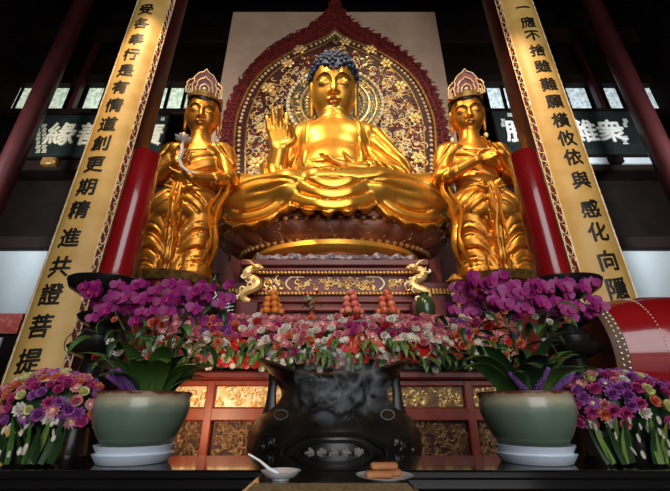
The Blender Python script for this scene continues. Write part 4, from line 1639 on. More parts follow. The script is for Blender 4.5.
def lobed(w, h, n=64):
    out = []
    for i in range(n):
        a = 2 * PI * i / n
        k = 1 + .06 * abs(math.cos(3 * a)) + .05 * math.cos(4 * a)
        sx = abs(math.cos(a)) ** .55 * (1 if math.cos(a) >= 0 else -1)
        sz = abs(math.sin(a)) ** .7 * (1 if math.sin(a) >= 0 else -1)
        out.append((w * sx * k, h * sz * k))
    return out


cz = .975
mb = MB()
for sc_, r in ((1.0, .010), (1.45, .016)):
    L = lobed(.205 * sc_, .078 * sc_)
    mb.tube([bellypt(x, cz + z, .012) for x, z in L + L[:1]], r, 6)
part('cartouche_rim', mb, 'bronze_dark', bn)
g = random.Random(5)
mb = MB()
for i in range(5):
    x0 = -.15 + .075 * i
    for j in range(3):
        mb.tube([bellypt(x0 + g.uniform(-.028, .028), cz + g.uniform(-.045, .045), .014) for q in range(3)], .0085, 5)
    mb.tube([bellypt(x0 - .028, cz + .02, .014), bellypt(x0 + .028, cz + .024, .014)], .0085, 5)
    mb.tube([bellypt(x0, cz + .05, .014), bellypt(x0, cz - .05, .014)], .0085, 5)
part('worn_inscription_lettering', mb, 'inscription_grey', bn)
mb = MB()
for s in (-1, 1):
    for i in range(6):
        scroll(mb, (s * (.40 + .02 * i), 1.02 + .02 * math.sin(i)), .05, .8, .010, lambda a, b, h: bellypt(max(-.6, min(.6, a)), b, .01), 0, g, s, 9)
part('relief_scroll_pattern', mb, 'bronze_dark', bn)

# smoke curling up from the ash
sm = bpy.data.materials.new('smoke')
sm.use_nodes = True
nt = sm.node_tree
nt.nodes.clear()
outn = nt.nodes.new('ShaderNodeOutputMaterial')
vol = nt.nodes.new('ShaderNodeVolumePrincipled')
vol.inputs['Color'].default_value = (.85, .87, .9, 1)
tc = nt.nodes.new('ShaderNodeTexCoord')
nz = nt.nodes.new('ShaderNodeTexNoise')
nz.inputs['Scale'].default_value = 7.0
nz.inputs['Detail'].default_value = 5
nz.inputs['Distortion'].default_value = 1.8
rp = nt.nodes.new('ShaderNodeMapRange')
rp.inputs['From Min'].default_value = .53
rp.inputs['From Max'].default_value = .74
rp.inputs['To Max'].default_value = 55.0
gr_ = nt.nodes.new('ShaderNodeTexGradient')
gr_.gradient_type = 'SPHERICAL'
mp = nt.nodes.new('ShaderNodeMapping')
mp.inputs['Scale'].default_value = (1 / .36, 1 / .22, 1 / .32)
ml = nt.nodes.new('ShaderNodeMath')
ml.operation = 'MULTIPLY'
nt.links.new(tc.outputs['Object'], nz.inputs['Vector'])
nt.links.new(tc.outputs['Object'], mp.inputs['Vector'])
nt.links.new(mp.outputs[0], gr_.inputs[0])
nt.links.new(nz.outputs['Fac'], rp.inputs['Value'])
nt.links.new(rp.outputs[0], ml.inputs[0])
nt.links.new(gr_.outputs['Fac'], ml.inputs[1])
nt.links.new(ml.outputs[0], vol.inputs['Density'])
nt.links.new(vol.outputs[0], outn.inputs['Volume'])
M['smoke'] = sm
me = MB().ell((0, 0, 0), (.36, .22, .32), 20, 12).mesh('incense_smoke', 'smoke')
so = bpy.data.objects.new('incense_smoke', me)
C.objects.link(so)
so.location = (.05, 2.66, 1.37)
tag(so, 'thin grey smoke curling in front of the burner mouth', 'smoke', kind='stuff')

# ------------------------------------------------------------------ candles on tall turned holders
for s, lab in ((-1, 'beside the lotus-holding figure'), (1, 'beside the figure with raised hands')):
    cx, cy = s * 2.05, 3.2
    r = .145
    h = thing('candle_holder', 'tall black turned candle holder, red candle on it ' + lab, 'candle holder', (cx, cy, 0), 'black candle holders')
    pr = [(.34, 0), (.36, .06), (.24, .12), (.13, .2), (.11, .60), (.20, .74), (.22, .82), (.13, .90), (.10, 1.10), (.17, 1.20), (.19, 1.28), (.11, 1.36), (.09, 1.62), (.16, 1.72), (.17, 1.80), (.09, 1.90), (.08, 2.06), (.12, 2.12), (.10, 2.18)]
    part('base', MB().lathe(pr[:5], (cx, cy, 0), 40), 'black_metal', h)
    part('stem', MB().lathe(pr[4:], (cx, cy, 0), 40), 'black_metal', h)
    for nm, zz, rr_d in (('lower_dish', 1.36, .22), ('middle_dish', 1.62, .23), ('upper_dish', 1.88, .22)):
        part(nm, MB().lathe([(.09, zz), (rr_d * .85, zz + .05), (rr_d, zz + .10), (rr_d * .95, zz + .115), (rr_d * .8, zz + .09), (.09, zz + .08)], (cx, cy, 0), 48), 'black_metal', h)
    part('drip_dish', MB().lathe([(.10, 2.13), (.26, 2.17), (.34, 2.22), (.365, 2.28), (.35, 2.285), (.25, 2.24), (.15, 2.24)], (cx, cy, 0), 56), 'black_metal', h)
    part('candle_cup', MB().lathe([(.16, 2.23), (.18, 2.28), (.185, 2.34), (.165, 2.345)], (cx, cy, 0), 40), 'black_metal', h)
    ct = at(0, 156, cy)[2]
    cn = thing('red_candle', 'thick glossy red candle ' + lab, 'candle', (cx, cy, 2.34), 'thick red candles')
    part('wax', MB().lathe([(r * .95, 2.34), (r, 2.355), (r, ct - .02), (r * .96, ct), (r * .5, ct - .01)], (cx, cy, 0), 56), 'candle_red', cn)
    part('wick', MB().tube([(cx, cy, ct - .02), (cx + .004, cy, ct + .04)], .008, 6), 'ink', cn)

# ------------------------------------------------------------------ drum
dm = thing('drum', 'big red barrel drum with studded skin lying beside the right couplet column', 'drum', (2.9, 3.4, 1.29))
DR = .45
DC = Vector((2.36, 3.44, 1.69))
Rz = Matrix.Rotation(math.radians(-14), 3, 'Z')


def drum_lathe(prof, n=56):
    mb = MB()
    mb.lathe(prof, (0, 0, 0), n)
    out = MB()
    out.add([tuple(Rz @ Vector((z, x, y)) + DC) for (x, y, z) in mb.v], mb.f)
    return out


part('barrel', drum_lathe([(DR - .005, .012), (DR + .03, .25), (DR + .045, .5), (DR + .03, .75), (DR - .005, 1.0)]), 'drum_red', dm)
for z0 in (0.0, 1.0):
    sgn = 1 if z0 == 0 else -1
    part('skin', drum_lathe([(DR - .05, z0), (DR, z0 + sgn * .002), (DR + .008, z0 + sgn * .02), (DR + .014, z0 + sgn * .10), (DR + .008, z0 + sgn * .105)]), 'drum_skin', dm)
sp_ = []
for row, zz in ((0, .045), (1, .085), (2, .36)):
    k = 64 if row < 2 else 90
    for i in range(k):
        a = 2 * PI * (i + .5 * row) / k
        rr0 = DR + (.012 if row < 2 else .036)
        p = Rz @ Vector((zz, rr0 * math.cos(a), rr0 * math.sin(a))) + DC
        sp_.append((p.y + (0 if row < 2 else .35) - .2 * p.z, row, tuple(p)))
sp_.sort()
beads([p for _, r_, p in sp_ if r_ < 2], .012, 'stud_pale', dm, 'stud', 64)
beads([p for _, r_, p in sp_ if r_ == 2], .007, 'stud_pale', dm, 'stud', 36)
dsx = MB()
for zz in (.2, .8):
    p = Rz @ Vector((zz, 0, 0)) + DC
    dsx.box(p.x - .05, p.x + .05, p.y - .42, p.y + .42, 0, .10)
    dsx.box(p.x - .05, p.x + .05, p.y - .40, p.y - .32, .1, 1.50)
    dsx.box(p.x - .05, p.x + .05, p.y + .32, p.y + .40, .1, 1.50)
    dsx.box(p.x - .05, p.x + .05, p.y - .40, p.y + .40, 1.18, 1.30)
p0_, p1_ = Rz @ Vector((.2, 0, 0)) + DC, Rz @ Vector((.8, 0, 0)) + DC
for yy in (-.36, .36):
    dsx.box(p0_.x, p1_.x, p0_.y + yy - .03, p0_.y + yy + .10, .5, .58)
solo('drum_stand', dsx, 'black_metal', 'dark timber stand carrying the big red drum', 'stand')

# ------------------------------------------------------------------ cabinet with a red cloth at the far left
cxx0, cxx1 = at(-30, 320, 6.2)[0], at(22, 320, 6.2)[0]
zt, zm = at(0, 315, 6.2)[2], at(0, 334, 6.2)[2]
cb = thing('side_cabinet', 'dark side cabinet behind the left couplet column', 'cabinet', ((cxx0 + cxx1) / 2, 6.5, 0))
part('body', MB().box(cxx0, cxx1, 6.22, 6.9, 0, zt - .02), 'dark_wood', cb)
part('pale_panel', MB().box(cxx1 - .45, cxx1 - .22, 6.19, 6.23, zm - .42, zm - .06), 'plaster_grey', cb)
solo('red_valance', MB().box(cxx0 - .02, cxx1 + .02, 6.16, 6.92, zt, zt + .02).box(cxx0 - .02, cxx1 + .02, 6.16, 6.185, zm, zt), 'red_cloth', 'red patterned cloth hanging over the side cabinet', 'cloth')

# ------------------------------------------------------------------ flower meshes
def petal_ring(mb, n, L, w, el, z0=0.0, a0=0.0, thick=.004, cup=.3, r0=0.0):
    for i in range(n):
        a = a0 + 2 * PI * i / n
        ca, sa = math.cos(a), math.sin(a)
        rows = []
        for j in range(5):
            t = j / 4
            wd = w * math.sin(PI * (.12 + .80 * t)) ** .8
            e = el + cup * t
            rr = r0 + L * t * math.cos(e)
            zz = z0 + L * t * math.sin(e)
            for q in (-1, 0, 1):
                b = q * wd / 2
                lift = abs(q) * cup * wd * .25
                rows.append((rr * ca - b * sa, rr * sa + b * ca, zz + lift))
        m = len(rows)
        back = [(x, y, z - thick) for x, y, z in rows]
        fs = []
        for j in range(4):
            for q in range(2):
                s = j * 3 + q
                fs.append((s, s + 1, s + 4, s + 3))
                fs.append((m + s, m + s + 3, m + s + 4, m + s + 1))
        ring_ = [0, 1, 2, 5, 8, 11, 14, 13, 12, 9, 6, 3]
        for p, q in zip(ring_, ring_[1:] + ring_[:1]):
            fs.append((p, p + m, q + m, q))
        mb.add(rows + back, fs)


def rose_mesh(m):
    mb = MB()
    petal_ring(mb, 6, .055, .05, .25, 0, 0, cup=.5)
    petal_ring(mb, 5, .045, .045, .65, .004, .4, cup=.6)
    petal_ring(mb, 5, .036, .036, 1.0, .008, .9, cup=.5)
    petal_ring(mb, 3, .03, .03, 1.25, .01, .2, cup=.4)
    mb.ell((0, 0, .012), .014, 8, 6)
    return mb.mesh('rose', m)


def carnation_mesh(m):
    mb = MB()
    g = random.Random(2)
    for k in range(4):
        petal_ring(mb, 9, .052 - .007 * k, .026, .05 + .36 * k, .003 * k, k * .31, cup=.35)
    mb.ell((0, 0, .012), .016, 8, 6)
    return mb.mesh('carnation', m)


def daisy_mesh(m):
    mb = MB()
    petal_ring(mb, 13, .055, .017, .15, 0, 0, cup=.15)
    petal_ring(mb, 11, .042, .015, .5, .003, .2, cup=.2)
    mb.slot(1).ell((0, 0, .008), (.015, .015, .009), 10, 6)
    return mb.mesh('daisy', [m, 'petal_cream'])


def anthurium_mesh():
    mb = MB()
    out = []
    for i in range(28):
        t = 2 * PI * i / 28
        x = 16 * math.sin(t) ** 3
        y = 13 * math.cos(t) - 5 * math.cos(2 * t) - 2 * math.cos(3 * t) - math.cos(4 * t)
        out.append((x * .0042, -y * .0045))
    vs = [(0, 0, .006)] + [(x, y, .012 * (abs(x) / .06)) for x, y in out]
    n = len(out)
    vs2 = [(x, y, z - .004) for x, y, z in vs]
    fs = [(0, 1 + i, 1 + (i + 1) % n) for i in range(n)] + [(n + 1, n + 2 + (i + 1) % n, n + 2 + i) for i in range(n)]
    fs += [(1 + i, n + 2 + i, n + 2 + (i + 1) % n, 1 + (i + 1) % n) for i in range(n)]
    mb.add(vs + vs2, fs)
    mb.slot(1).tube([(0, -.012, .004), (0, .0, .035), (0, .012, .06)], [.006, .008, .004], 8)
    return mb.mesh('anthurium', ['anthurium', 'spadix'])


def orchid_mesh():
    mb = MB()
    for a in (PI / 2, PI / 2 + 2.15, PI / 2 - 2.15):
        q = MB()
        petal_ring(q, 1, .055, .034, .08, 0, a, cup=.15)
        mb.add(q.v, q.f)
    for a in (.12, PI - .12):
        q = MB()
        petal_ring(q, 1, .060, .070, .12, .004, a, cup=.12)
        mb.add(q.v, q.f)
    mb.slot(1)
    mb.ell((0, -.012, .012), (.012, .017, .013), 8, 6)
    mb.ell((0, .004, .014), (.008, .008, .010), 8, 6)
    return mb.mesh('orchid_bloom', ['orchid', 'orchid_lip'])


def blade_mesh(L, w, bend, m, name='leaf', fold_=.25, tip=1.0):
    """a strap leaf growing along +z and bending over towards -y"""
    mb = MB()
    n = 12
    rows = []
    y = z = 0.0
    for j in range(n + 1):
        t = j / n
        a = bend * t ** 1.3
        if j:
            y -= L / n * math.sin(a)
            z += L / n * math.cos(a)
        wd = w * (math.sin(PI * min(1, .16 + .84 * t) ** tip)) ** .7 if j < n else .002
        for q in (-1, 0, 1):
            rows.append((q * wd / 2, y - abs(q) * fold_ * wd * .5 * math.cos(a), z - abs(q) * fold_ * wd * .5 * math.sin(a)))
    m_ = len(rows)
    back = [(x, yy + .003, zz) for x, yy, zz in rows]
    fs = []
    for j in range(n):
        for q in range(2):
            s = j * 3 + q
            fs.append((s, s + 1, s + 4, s + 3))
            fs.append((m_ + s, m_ + s + 3, m_ + s + 4, m_ + s + 1))
    edge = [0, 1, 2] + [3 * j + 2 for j in range(1, n + 1)] + [3 * n + 1] + [3 * j for j in range(n, 0, -1)]
    for p, q in zip(edge, edge[1:] + edge[:1]):
        fs.append((p, p + m_, q + m_, q))
    mb.add(rows + back, fs)
    return mb.mesh(name, m)


def spike_mesh(m):
    mb = MB()
    for j in range(14):
        for i in range(5):
            a = i * 2 * PI / 5 + j * .6
            r = .022 * (1 - j / 16)
            mb.ell((r * math.cos(a), r * math.sin(a), .014 * j), (.011, .011, .010), 6, 5)
    mb.tube([(0, 0, -.03), (0, 0, .2)], .004, 5)
    return mb.mesh('flower_spike', m)


ROSE = {c: rose_mesh(c) for c in ('petal_pink', 'petal_red', 'petal_coral', 'petal_white', 'petal_magenta', 'petal_violet', 'petal_cream')}
CARN = {c: carnation_mesh(c) for c in ('petal_pink', 'petal_red', 'petal_coral', 'petal_white', 'petal_magenta', 'petal_violet', 'petal_cream')}
DAIS = {c: daisy_mesh(c) for c in ('petal_white', 'petal_pink', 'petal_violet')}
ANTH = anthurium_mesh()
ORCH = orchid_mesh()
SPIKE = spike_mesh('violet_spike')
HANG = [blade_mesh(.30, .050, 2.75, m) for m in ('leaf_green', 'leaf_lime', 'leaf_dark')]
STRAP = [blade_mesh(.42, .12, 1.75, m, tip=.9) for m in ('leaf_green', 'leaf_dark')]
TALL = [blade_mesh(.34, .080, .75, m, tip=.75) for m in ('leaf_green', 'leaf_lime', 'leaf_dark')]


def aim(nx, ny, nz, roll=0.0):
    q = Vector((nx, ny, nz)).normalized().to_track_quat('Z', 'Y')
    return (q @ Matrix.Rotation(roll, 3, 'Z').to_quaternion()).to_euler()


def bloom(kind, root, p, n, g, sc=1.0):
    roll = g.uniform(0, 6.28)
    if kind == 'anthurium':
        return put('anthurium', ANTH, root, p, aim(*n, g.uniform(-.5, .5)), sc)
    fam, col = kind
    d = {'rose': ROSE, 'carnation': CARN, 'daisy': DAIS}[fam]
    return put(fam, d[col], root, p, aim(*n, roll), sc)


def flower_bank(x0, x1, label, seed, pal, hang=26, nb=78, y0=3.80, zt=2.12, zb=1.56, xlean=0):
    g = random.Random(seed)
    cx = (x0 + x1) / 2
    t = thing('flower_arrangement', label, 'flower arrangement', (cx, y0 + .12, 1.58), 'flower arrangements along the altar')
    tr = MB().box(x0 + .03, x1 - .03, y0 + .02, y0 + .24, 1.58, 1.68, bev=.02)
    part('trough', tr, 'leaf_dark', t)
    mo = MB()
    mo.grid(lambda a, b: (x0 + (x1 - x0) * a, y0 + .14 - .10 * math.sin(PI * b) - .10 * b * (1 - b), 1.62 + (zt - 1.72) * b + .03 * math.sin(a * 30 + b * 9)), 24, 8)
    mo.grid(lambda a, b: (x0 + (x1 - x0) * a, y0 + .14 + .10 * math.sin(PI * b), 1.62 + (zt - 1.72) * b + .03 * math.sin(a * 30 + b * 9)), 24, 8)
    part('leaf_mass', mo, 'leaf_dark', t)
    done = []
    tries = 0
    while len(done) < nb and tries < 4000:
        tries += 1
        x, b = g.uniform(x0, x1), g.uniform(0.0, 1) ** .8
        z = zb + .10 + (zt - zb - .10) * b
        if any((x - q[0]) ** 2 + (z - q[1]) ** 2 < .062 ** 2 for q in done):
            continue
        if b < .5 and g.random() < .35:
            continue
        done.append((x, z))
        y = y0 - .07 - .05 * math.sin(PI * b) + .13 * b * b + g.uniform(-.03, .03)
        n = (g.uniform(-.35, .35), -1, .15 + .9 * b + g.uniform(-.25, .25))
        row = pal[1] if b < .5 else pal[0]
        kind = g.choice(row)
        bloom(kind, t, (x, y, z), n, g, g.uniform(1.0, 1.35) if kind != 'anthurium' else g.uniform(1.2, 1.5))
    for i in range(hang):
        x = x0 + (x1 - x0) * (i + .5) / hang + g.uniform(-.03, .03)
        put('leaf', HANG[g.choice((0, 0, 1, 2))], t, (x, y0 - .02, 1.68 + g.uniform(-.12, .10)), (g.uniform(.2, .5), g.uniform(-.3, .3), g.uniform(-.5, .5)), g.uniform(.9, 1.4))
    for i in range(24):
        x = g.uniform(x0, x1)
        put('daisy', DAIS['petal_white'], t, (x, y0 - .13 + g.uniform(-.03, .02), 1.72 + g.uniform(-.16, .16)), aim(g.uniform(-.5, .5), -1, g.uniform(-.2, .4)), g.uniform(.4, .7))
    return t


top = [('rose', 'petal_pink'), ('carnation', 'petal_pink'), ('rose', 'petal_white'), ('carnation', 'petal_coral'), ('rose', 'petal_pink'), ('carnation', 'petal_magenta'), ('daisy', 'petal_pink'), ('carnation', 'petal_white'), ('rose', 'petal_red'), ('carnation', 'petal_pink')]
low = ['anthurium', 'anthurium', ('carnation', 'petal_white'), ('daisy', 'petal_pink'), ('rose', 'petal_coral'), ('daisy', 'petal_white'), ('carnation', 'petal_white'), ('carnation', 'petal_magenta'), ('rose', 'petal_pink')]
topL = [('carnation', 'petal_violet'), ('rose', 'petal_magenta'), ('carnation', 'petal_coral'), ('carnation', 'petal_white'), ('carnation', 'petal_pink'), ('daisy', 'petal_pink'), ('rose', 'petal_pink')]
edges = [-1.80, -1.08, -.36, .36, 1.08, 1.80]
for i, (lab, tp) in enumerate((('mixed flower arrangement on the altar end behind the left orchid', topL), ('pink and coral flower arrangement below the oranges', top), ('pink and red flower arrangement in the middle of the altar', top),
                               ('pink and white flower arrangement below the apples', top), ('mixed flower arrangement on the altar end behind the right orchid', topL))):
    flower_bank(edges[i], edges[i + 1], lab, 40 + i, (tp, low))

# corner arrangements standing on the long table
def corner(cx, cy, label, seed, rx):
    g = random.Random(seed)
    t = thing('flower_arrangement', label, 'flower arrangement', (cx, cy, TZ), 'corner arrangements on the long table')
    part('vase', MB().lathe([(.10, TZ), (.12, TZ + .02), (.13, TZ + .10), (.11, TZ + .13)], (cx, cy, 0), 32), 'black_metal', t)
    mo = MB().ell((cx, cy + .02, TZ + .25), (rx * .86, .12, .13), 24, 14)
    part('leaf_mass', mo, 'leaf_dark', t)
    pal = [('carnation', 'petal_magenta'), ('rose', 'petal_magenta'), ('carnation', 'petal_violet'), ('rose', 'petal_pink'), ('carnation', 'petal_magenta'), ('rose', 'petal_violet'), ('carnation', 'petal_pink'), ('carnation', 'petal_violet'), ('rose', 'petal_cream'), ('rose', 'petal_magenta'), ('daisy', 'petal_pink'), ('daisy', 'petal_violet'), ('carnation', 'petal_coral'), ('carnation', 'petal_white')]
    done = []
    tries = 0
    while len(done) < 92 and tries < 6000:
        tries += 1
        a, e = g.uniform(-PI, PI), g.uniform(-.45, 1.45)
        d = Vector((math.cos(e) * math.cos(a), math.cos(e) * math.sin(a), math.sin(e)))
        if d.y > .35:
            continue
        p = Vector((cx + d.x * rx, cy + .02 + d.y * .155, TZ + .25 + d.z * .165))
        if any((p - q).length < .037 for q in done):
            continue
        done.append(p)
        k = g.choice(pal)
        bloom(k, t, p, (d.x, d.y - .25, d.z + .1), g, g.uniform(.52, .78))
    for i in range(26):
        x = cx + rx * (-1.0 + 2.0 * (i + .5) / 26)
        k = g.uniform(.42, .62)
        put('leaf', TALL[g.choice((0, 1, 2, 2, 2))], t, (x * .8 + cx * .2, cy - .12 + g.uniform(-.03, .05), TZ + .012), (g.uniform(.0, .30), g.uniform(-.1, .1) + (x - cx) * 1.2, g.uniform(-.6, .6)), (k * .72, k * .72, g.uniform(.50, .68)))
    for i in range(26):
        x = cx + g.uniform(-rx, rx) * .95
        put('daisy', DAIS['petal_white'], t, (x, cy - .17 + g.uniform(-.01, .02), TZ + g.uniform(.05, .20)), aim(g.uniform(-.8, .8), -1, g.uniform(-.4, .6)), (g.uniform(.12, .2), g.uniform(.28, .4), .3))
    return t


corner(at(38, 430, 2.05)[0], 2.06, 'magenta and violet flower arrangement on the table beside the left celadon pot', 61, .27)
corner(at(632, 430, 2.05)[0], 2.06, 'magenta and pink flower arrangement on the table beside the right celadon pot', 62, .31)

# ------------------------------------------------------------------ orchids in celadon pots
def orchid(cx, cy, label, seed, cu, slab):
    g = random.Random(seed)
    sz = TZ
    sc = MB().lathe([(.155, 0), (.165, .004), (.185, .035), (.19, .042), (.175, .044), (.172, .050), (.186, .072), (.190, .080), (.178, .081), (.165, .068), (.001, .066)], (cx, cy, sz), 56)
    solo('pot_saucer', sc, 'saucer_white', slab, 'saucer', 'white stands under the celadon pots')
    z0 = sz + .069
    t = thing('potted_orchid', label, 'potted plant', (cx, cy, z0), 'purple orchids in celadon pots')
    pb = MB().lathe([(.145, 0), (.16, .006), (.192, .045), (.222, .10), (.240, .155), (.244, .195), (.238, .222), (.240, .234), (.247, .244), (.247, .254), (.234, .257), (.222, .24), (.219, .215), (.001, .212)], (cx, cy, z0), 72)
    pb.v = [(cx + (x - cx) * .955, cy + (y - cy) * .955, z) for x, y, z in pb.v]
    part('pot', pb, 'celadon_glaze', t)
    part('soil', MB().lathe([(.208, .212), (.15, .23), (.001, .235)], (cx, cy, z0), 32, cap=False), 'soil', t)
    zr = z0 + .23
    for i in range(32):
        a = -PI / 2 + (i - 15.5) * .20 + g.uniform(-.2, .2)
        k = g.uniform(.6, 1.08)
        put('leaf', STRAP[g.choice((0, 0, 1))], t, (cx + .08 * math.cos(a), cy + .08 * math.sin(a), zr - .02), (g.uniform(-.15, .4), g.uniform(-.2, .2), a + PI / 2), (k, k, k * g.uniform(.9, 1.2)))
    for i in range(4):
        a = -PI / 2 + g.uniform(-1.0, 1.0)
        put('flower_spike', SPIKE, t, (cx + .12 * math.cos(a) + .02, cy + .12 * math.sin(a), zr + .03), aim(math.cos(a) * .9 + g.uniform(-.5, .5), math.sin(a) * .5, .45), g.uniform(.6, .85))
    pu, pv = cu
    for i in range(7):
        # a stem rises from the pot, arches over and carries a raceme of blooms
        u = pu[0] + (pu[1] - pu[0]) * (i + .5) / 7
        mid = (pu[0] + pu[1]) / 2
        v = pv + 7 * ((u - mid) / 72) ** 2 + g.uniform(-5, 5)
        Y = cy + .16 + g.uniform(-.10, .14)
        e = Vector(at(u, v, Y))
        b = Vector((cx + g.uniform(-.06, .06), cy + g.uniform(-.06, .06), zr - .03))
        m1 = b.lerp(e, .45) + Vector((0, .02, .10))
        pts = [b * (1 - q) ** 2 + m1 * 2 * q * (1 - q) + e * q * q for q in [j / 9 for j in range(10)]]
        part('stem', MB().tube(pts, .005, 6), 'stem_green', t)
        for j in range(14):
            p = e + Vector((g.uniform(-.12, .12), g.uniform(-.14, .04), g.uniform(-.12, .10)))
            put('orchid_bloom', ORCH, t, p, aim(g.uniform(-.5, .5), -1, g.uniform(-.25, .35), g.uniform(-.4, .4)), g.uniform(.68, .95))
    for i in range(34):
        p = Vector((cx + g.uniform(-.36, .36), cy + g.uniform(-.02, .16), zr + g.uniform(.16, .50)))
        put('leaf', HANG[g.choice((0, 2, 2, 2))], t, p, (g.uniform(.3, 1.2), g.uniform(-.5, .5), g.uniform(-1.6, 1.6)), g.uniform(.5, .9))
    for i in range(22):
        p = Vector((cx + g.uniform(-.34, .36), cy + g.uniform(-.03, .12), zr + g.uniform(.18, .46)))
        bloom(g.choice([('carnation', 'petal_coral'), ('carnation', 'petal_white'), ('rose', 'petal_coral'), ('carnation', 'petal_red')]), t, p, (g.uniform(-.4, .4), -1, .3), g, g.uniform(.4, .75))
    return t


pL = at(139, 430, 2.09)
pR = at(530, 430, 2.09)
orchid(pL[0], 2.09, 'purple orchid in the celadon pot beside the left couplet column', 71, ((98, 224), 300), 'round white stand under the pot nearer the left couplet column')
orchid(pR[0], 2.09, 'purple orchid in the celadon pot in front of the red drum', 72, ((455, 580), 297), 'round white stand under the pot in front of the red drum')

# ------------------------------------------------------------------ fruit pyramids and small things on the tier
FZ = 2.18


def fruit_mesh(kind):
    mb = MB()
    R = .050
    if kind == 'orange':
        mb.ell((0, 0, 0), (R, R, R * .93), 20, 14)
    elif kind == 'peach':
        mb.lathe([(.004, -R * .86), (R * .5, -R * .8), (R * .9, -R * .4), (R, 0), (R * .85, R * .5), (R * .45, R * .85), (R * .12, R * 1.02), (.002, R * 1.08)], (0, 0, 0), 24, 1, 1, lambda a, z: 1 - .10 * max(0, math.cos(a + PI / 2)) ** 12)
    else:
        mb.lathe([(.006, -R * .80), (R * .45, -R * .88), (R * .85, -R * .5), (R, .1 * R), (R * .88, R * .55), (R * .5, R * .82), (R * .15, R * .72), (.004, R * .62)], (0, 0, 0), 24)
    m = {'orange': 'orange_skin', 'peach': 'peach_skin', 'apple': 'apple_skin'}[kind]
    s = MB().tube([(0, 0, R * .6), (.004, 0, R * 1.0), (.012, 0, R * 1.2)], [.005, .004, .005], 6)
    return mb.mesh(kind, m), s.mesh('stalk', 'soil')


for kind, u, nm in (('orange', 272, 'oranges'), ('peach', 352, 'peaches'), ('apple', 388, 'apples')):
    cx = at(u, 312, 4.28)[0]
    cy = 4.29
    t = thing('fruit_plate', 'footed plate under the pyramid of %s' % nm, 'plate', (cx, cy, FZ), 'fruit plates on the tier')
    part('dish', MB().lathe([(.04, .055), (.14, .065), (.155, .08), (.14, .077), (.001, .070)], (cx, cy, FZ), 40, cap=False), 'gold_dark', t)
    part('foot', MB().lathe([(.08, 0), (.07, .01), (.04, .03), (.045, .06)], (cx, cy, FZ), 32), 'gold_dark', t)
    fm, smh = fruit_mesh(kind)
    proto = None
    z = FZ + .070 + .046
    lay = [(6, .102, 'bottom layer'), (4, .074, 'second layer'), (3, .060, 'third layer'), (1, 0, 'top')]
    for li, (n, rr0, nm2) in enumerate(lay):
        pts = [(cx + rr0 * math.cos(2 * PI * i / n + li * .5), cy + rr0 * math.sin(2 * PI * i / n + li * .5)) for i in range(n)]
        for (x, y) in pts:
            lab = ('%s in the %s of the pyramid of %s' % (kind, nm2, nm)) if n > 1 else '%s crowning the pyramid of %s' % (kind, nm)
            if proto is None:
                o = bpy.data.objects.new(kind, fm)
                C.objects.link(o)
                W[o.name] = Vector((0, 0, 0))
                o.location = (x, y, z)
                tag(o, lab, 'fruit', '%s of the pyramid' % nm)
                s_ = bpy.data.objects.new('stalk', smh)
                C.objects.link(s_)
                s_.parent = o
                proto = o
            else:
                dup(proto, (x, y, z), random.uniform(0, 6), lab)
        z += .080

# small red and green flowering plant between oranges and peaches
cx, cy = at(312, 310, 4.28)[0], 4.28
t = thing('flower_vase', 'small vase of red and green sprigs between the oranges and the peaches', 'vase', (cx, cy, FZ))
part('vase', MB().lathe([(.04, 0), (.06, .03), (.05, .08), (.03, .12), (.04, .14)], (cx, cy, FZ), 24), 'shrine_red', t)
g = random.Random(91)
for i in range(14):
    put('leaf', HANG[i % 3], t, (cx + g.uniform(-.05, .05), cy + g.uniform(-.04, .04), FZ + .13 + g.uniform(0, .12)), (g.uniform(-.6, .6), g.uniform(-.6, .6), g.uniform(0, 6.28)), g.uniform(.35, .6))
for i in range(8):
    bloom(('carnation', g.choice(('petal_red', 'petal_coral', 'petal_white'))), t, (cx + g.uniform(-.10, .10), cy - .05 + g.uniform(-.03, .03), FZ + g.uniform(.16, .36)), (g.uniform(-.4, .4), -1, .4), g, .5)
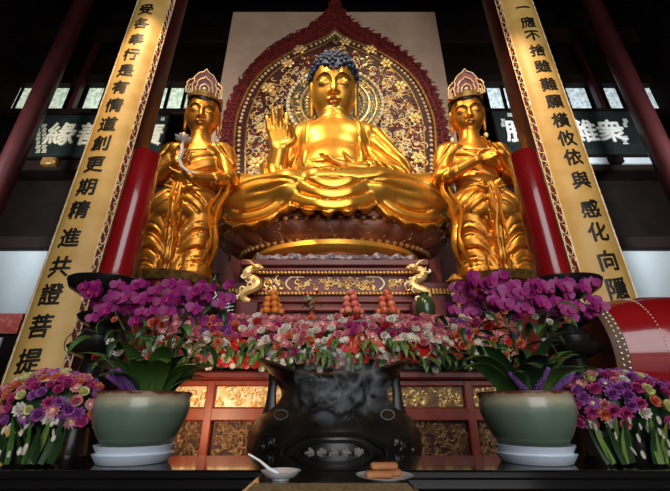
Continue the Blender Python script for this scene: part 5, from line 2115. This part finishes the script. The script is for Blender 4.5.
# green vase at the right and a dark one at the left, its white glints modelled as stripes
cx, cy = at(426, 312, 4.30)[0], 4.30
solo('green_vase', MB().lathe([(.07, 0), (.08, .02), (.11, .10), (.12, .19), (.10, .27), (.05, .32), (.06, .36), (.05, .36)], (cx, cy, FZ), 40), 'jade_vase', 'squat green glazed vase on the tier beside the apples', 'vase')
cx, cy = at(228, 312, 4.30)[0], 4.30
t = thing('glint_striped_vase', 'dark vase with pale slanting glint stripes on the tier left of the oranges', 'vase', (cx, cy, FZ))
part('body', MB().lathe([(.06, 0), (.07, .02), (.09, .12), (.10, .24), (.07, .32), (.08, .36), (.07, .36)], (cx, cy, FZ), 40), 'black_metal', t)
mb = MB()
for i in range(6):
    z = FZ + .06 + .045 * i
    mb.tube([(cx + .103 * math.sin(a), cy - .103 * math.cos(a), z + .03 * a) for a in [-.9 + .18 * q for q in range(11)]], .006, 5)
part('glint_stripe', mb, 'porcelain_white', t)
# dark hanging-lamp shaped censers on the pedestal wings
for s, u, lab in ((-1, 207, 'black censer with pale fretwork beside the lotus-holding figure'), (1, 441, 'gilt pillar lamp on the pedestal wing beside the right-hand orchid')):
    Y = 4.62
    x = s * 1.62
    if s < 0:
        t = thing('censer', lab, 'censer', (x, Y, 2.20))
        part('bowl', MB().lathe([(.10, 2.20), (.12, 2.24), (.06, 2.30), (.16, 2.40), (.21, 2.52), (.20, 2.60)], (x, Y, 0), 32), 'black_metal', t)
        part('lid', MB().lathe([(.22, 2.60), (.20, 2.66), (.12, 2.74), (.05, 2.80), (.04, 2.86), (.06, 2.90), (.01, 2.95)], (x, Y, 0), 32), 'black_metal', t)
        mb = MB()
        for i in range(11):
            a = -1.2 + .24 * i
            mb.tube([(x + .205 * math.sin(a + d), Y - .205 * math.cos(a + d), 2.50 + .10 * q) for q, d in ((0, -.08), (.5, .08), (1, -.06))], .010, 5)
        part('zigzag', mb, 'porcelain_white', t)  # pale zigzag strokes round the front of the bowl
    else:
        t = thing('pillar_lamp', lab, 'lamp', (x, Y, 2.20))
        part('post', MB().lathe([(.08, 2.20), (.08, 2.24), (.03, 2.28), (.03, 2.52), (.06, 2.56)], (x, Y, 0), 24), 'gold_dark', t)
        part('lamp_body', MB().lathe([(.05, 2.55), (.08, 2.60), (.08, 2.76), (.05, 2.80)], (x, Y, 0), 6), 'gold_trim', t, auto=20)
        part('roof', MB().lathe([(.13, 2.79), (.10, 2.82), (.02, 2.90)], (x, Y, 0), 6), 'gold_dark', t, auto=20)
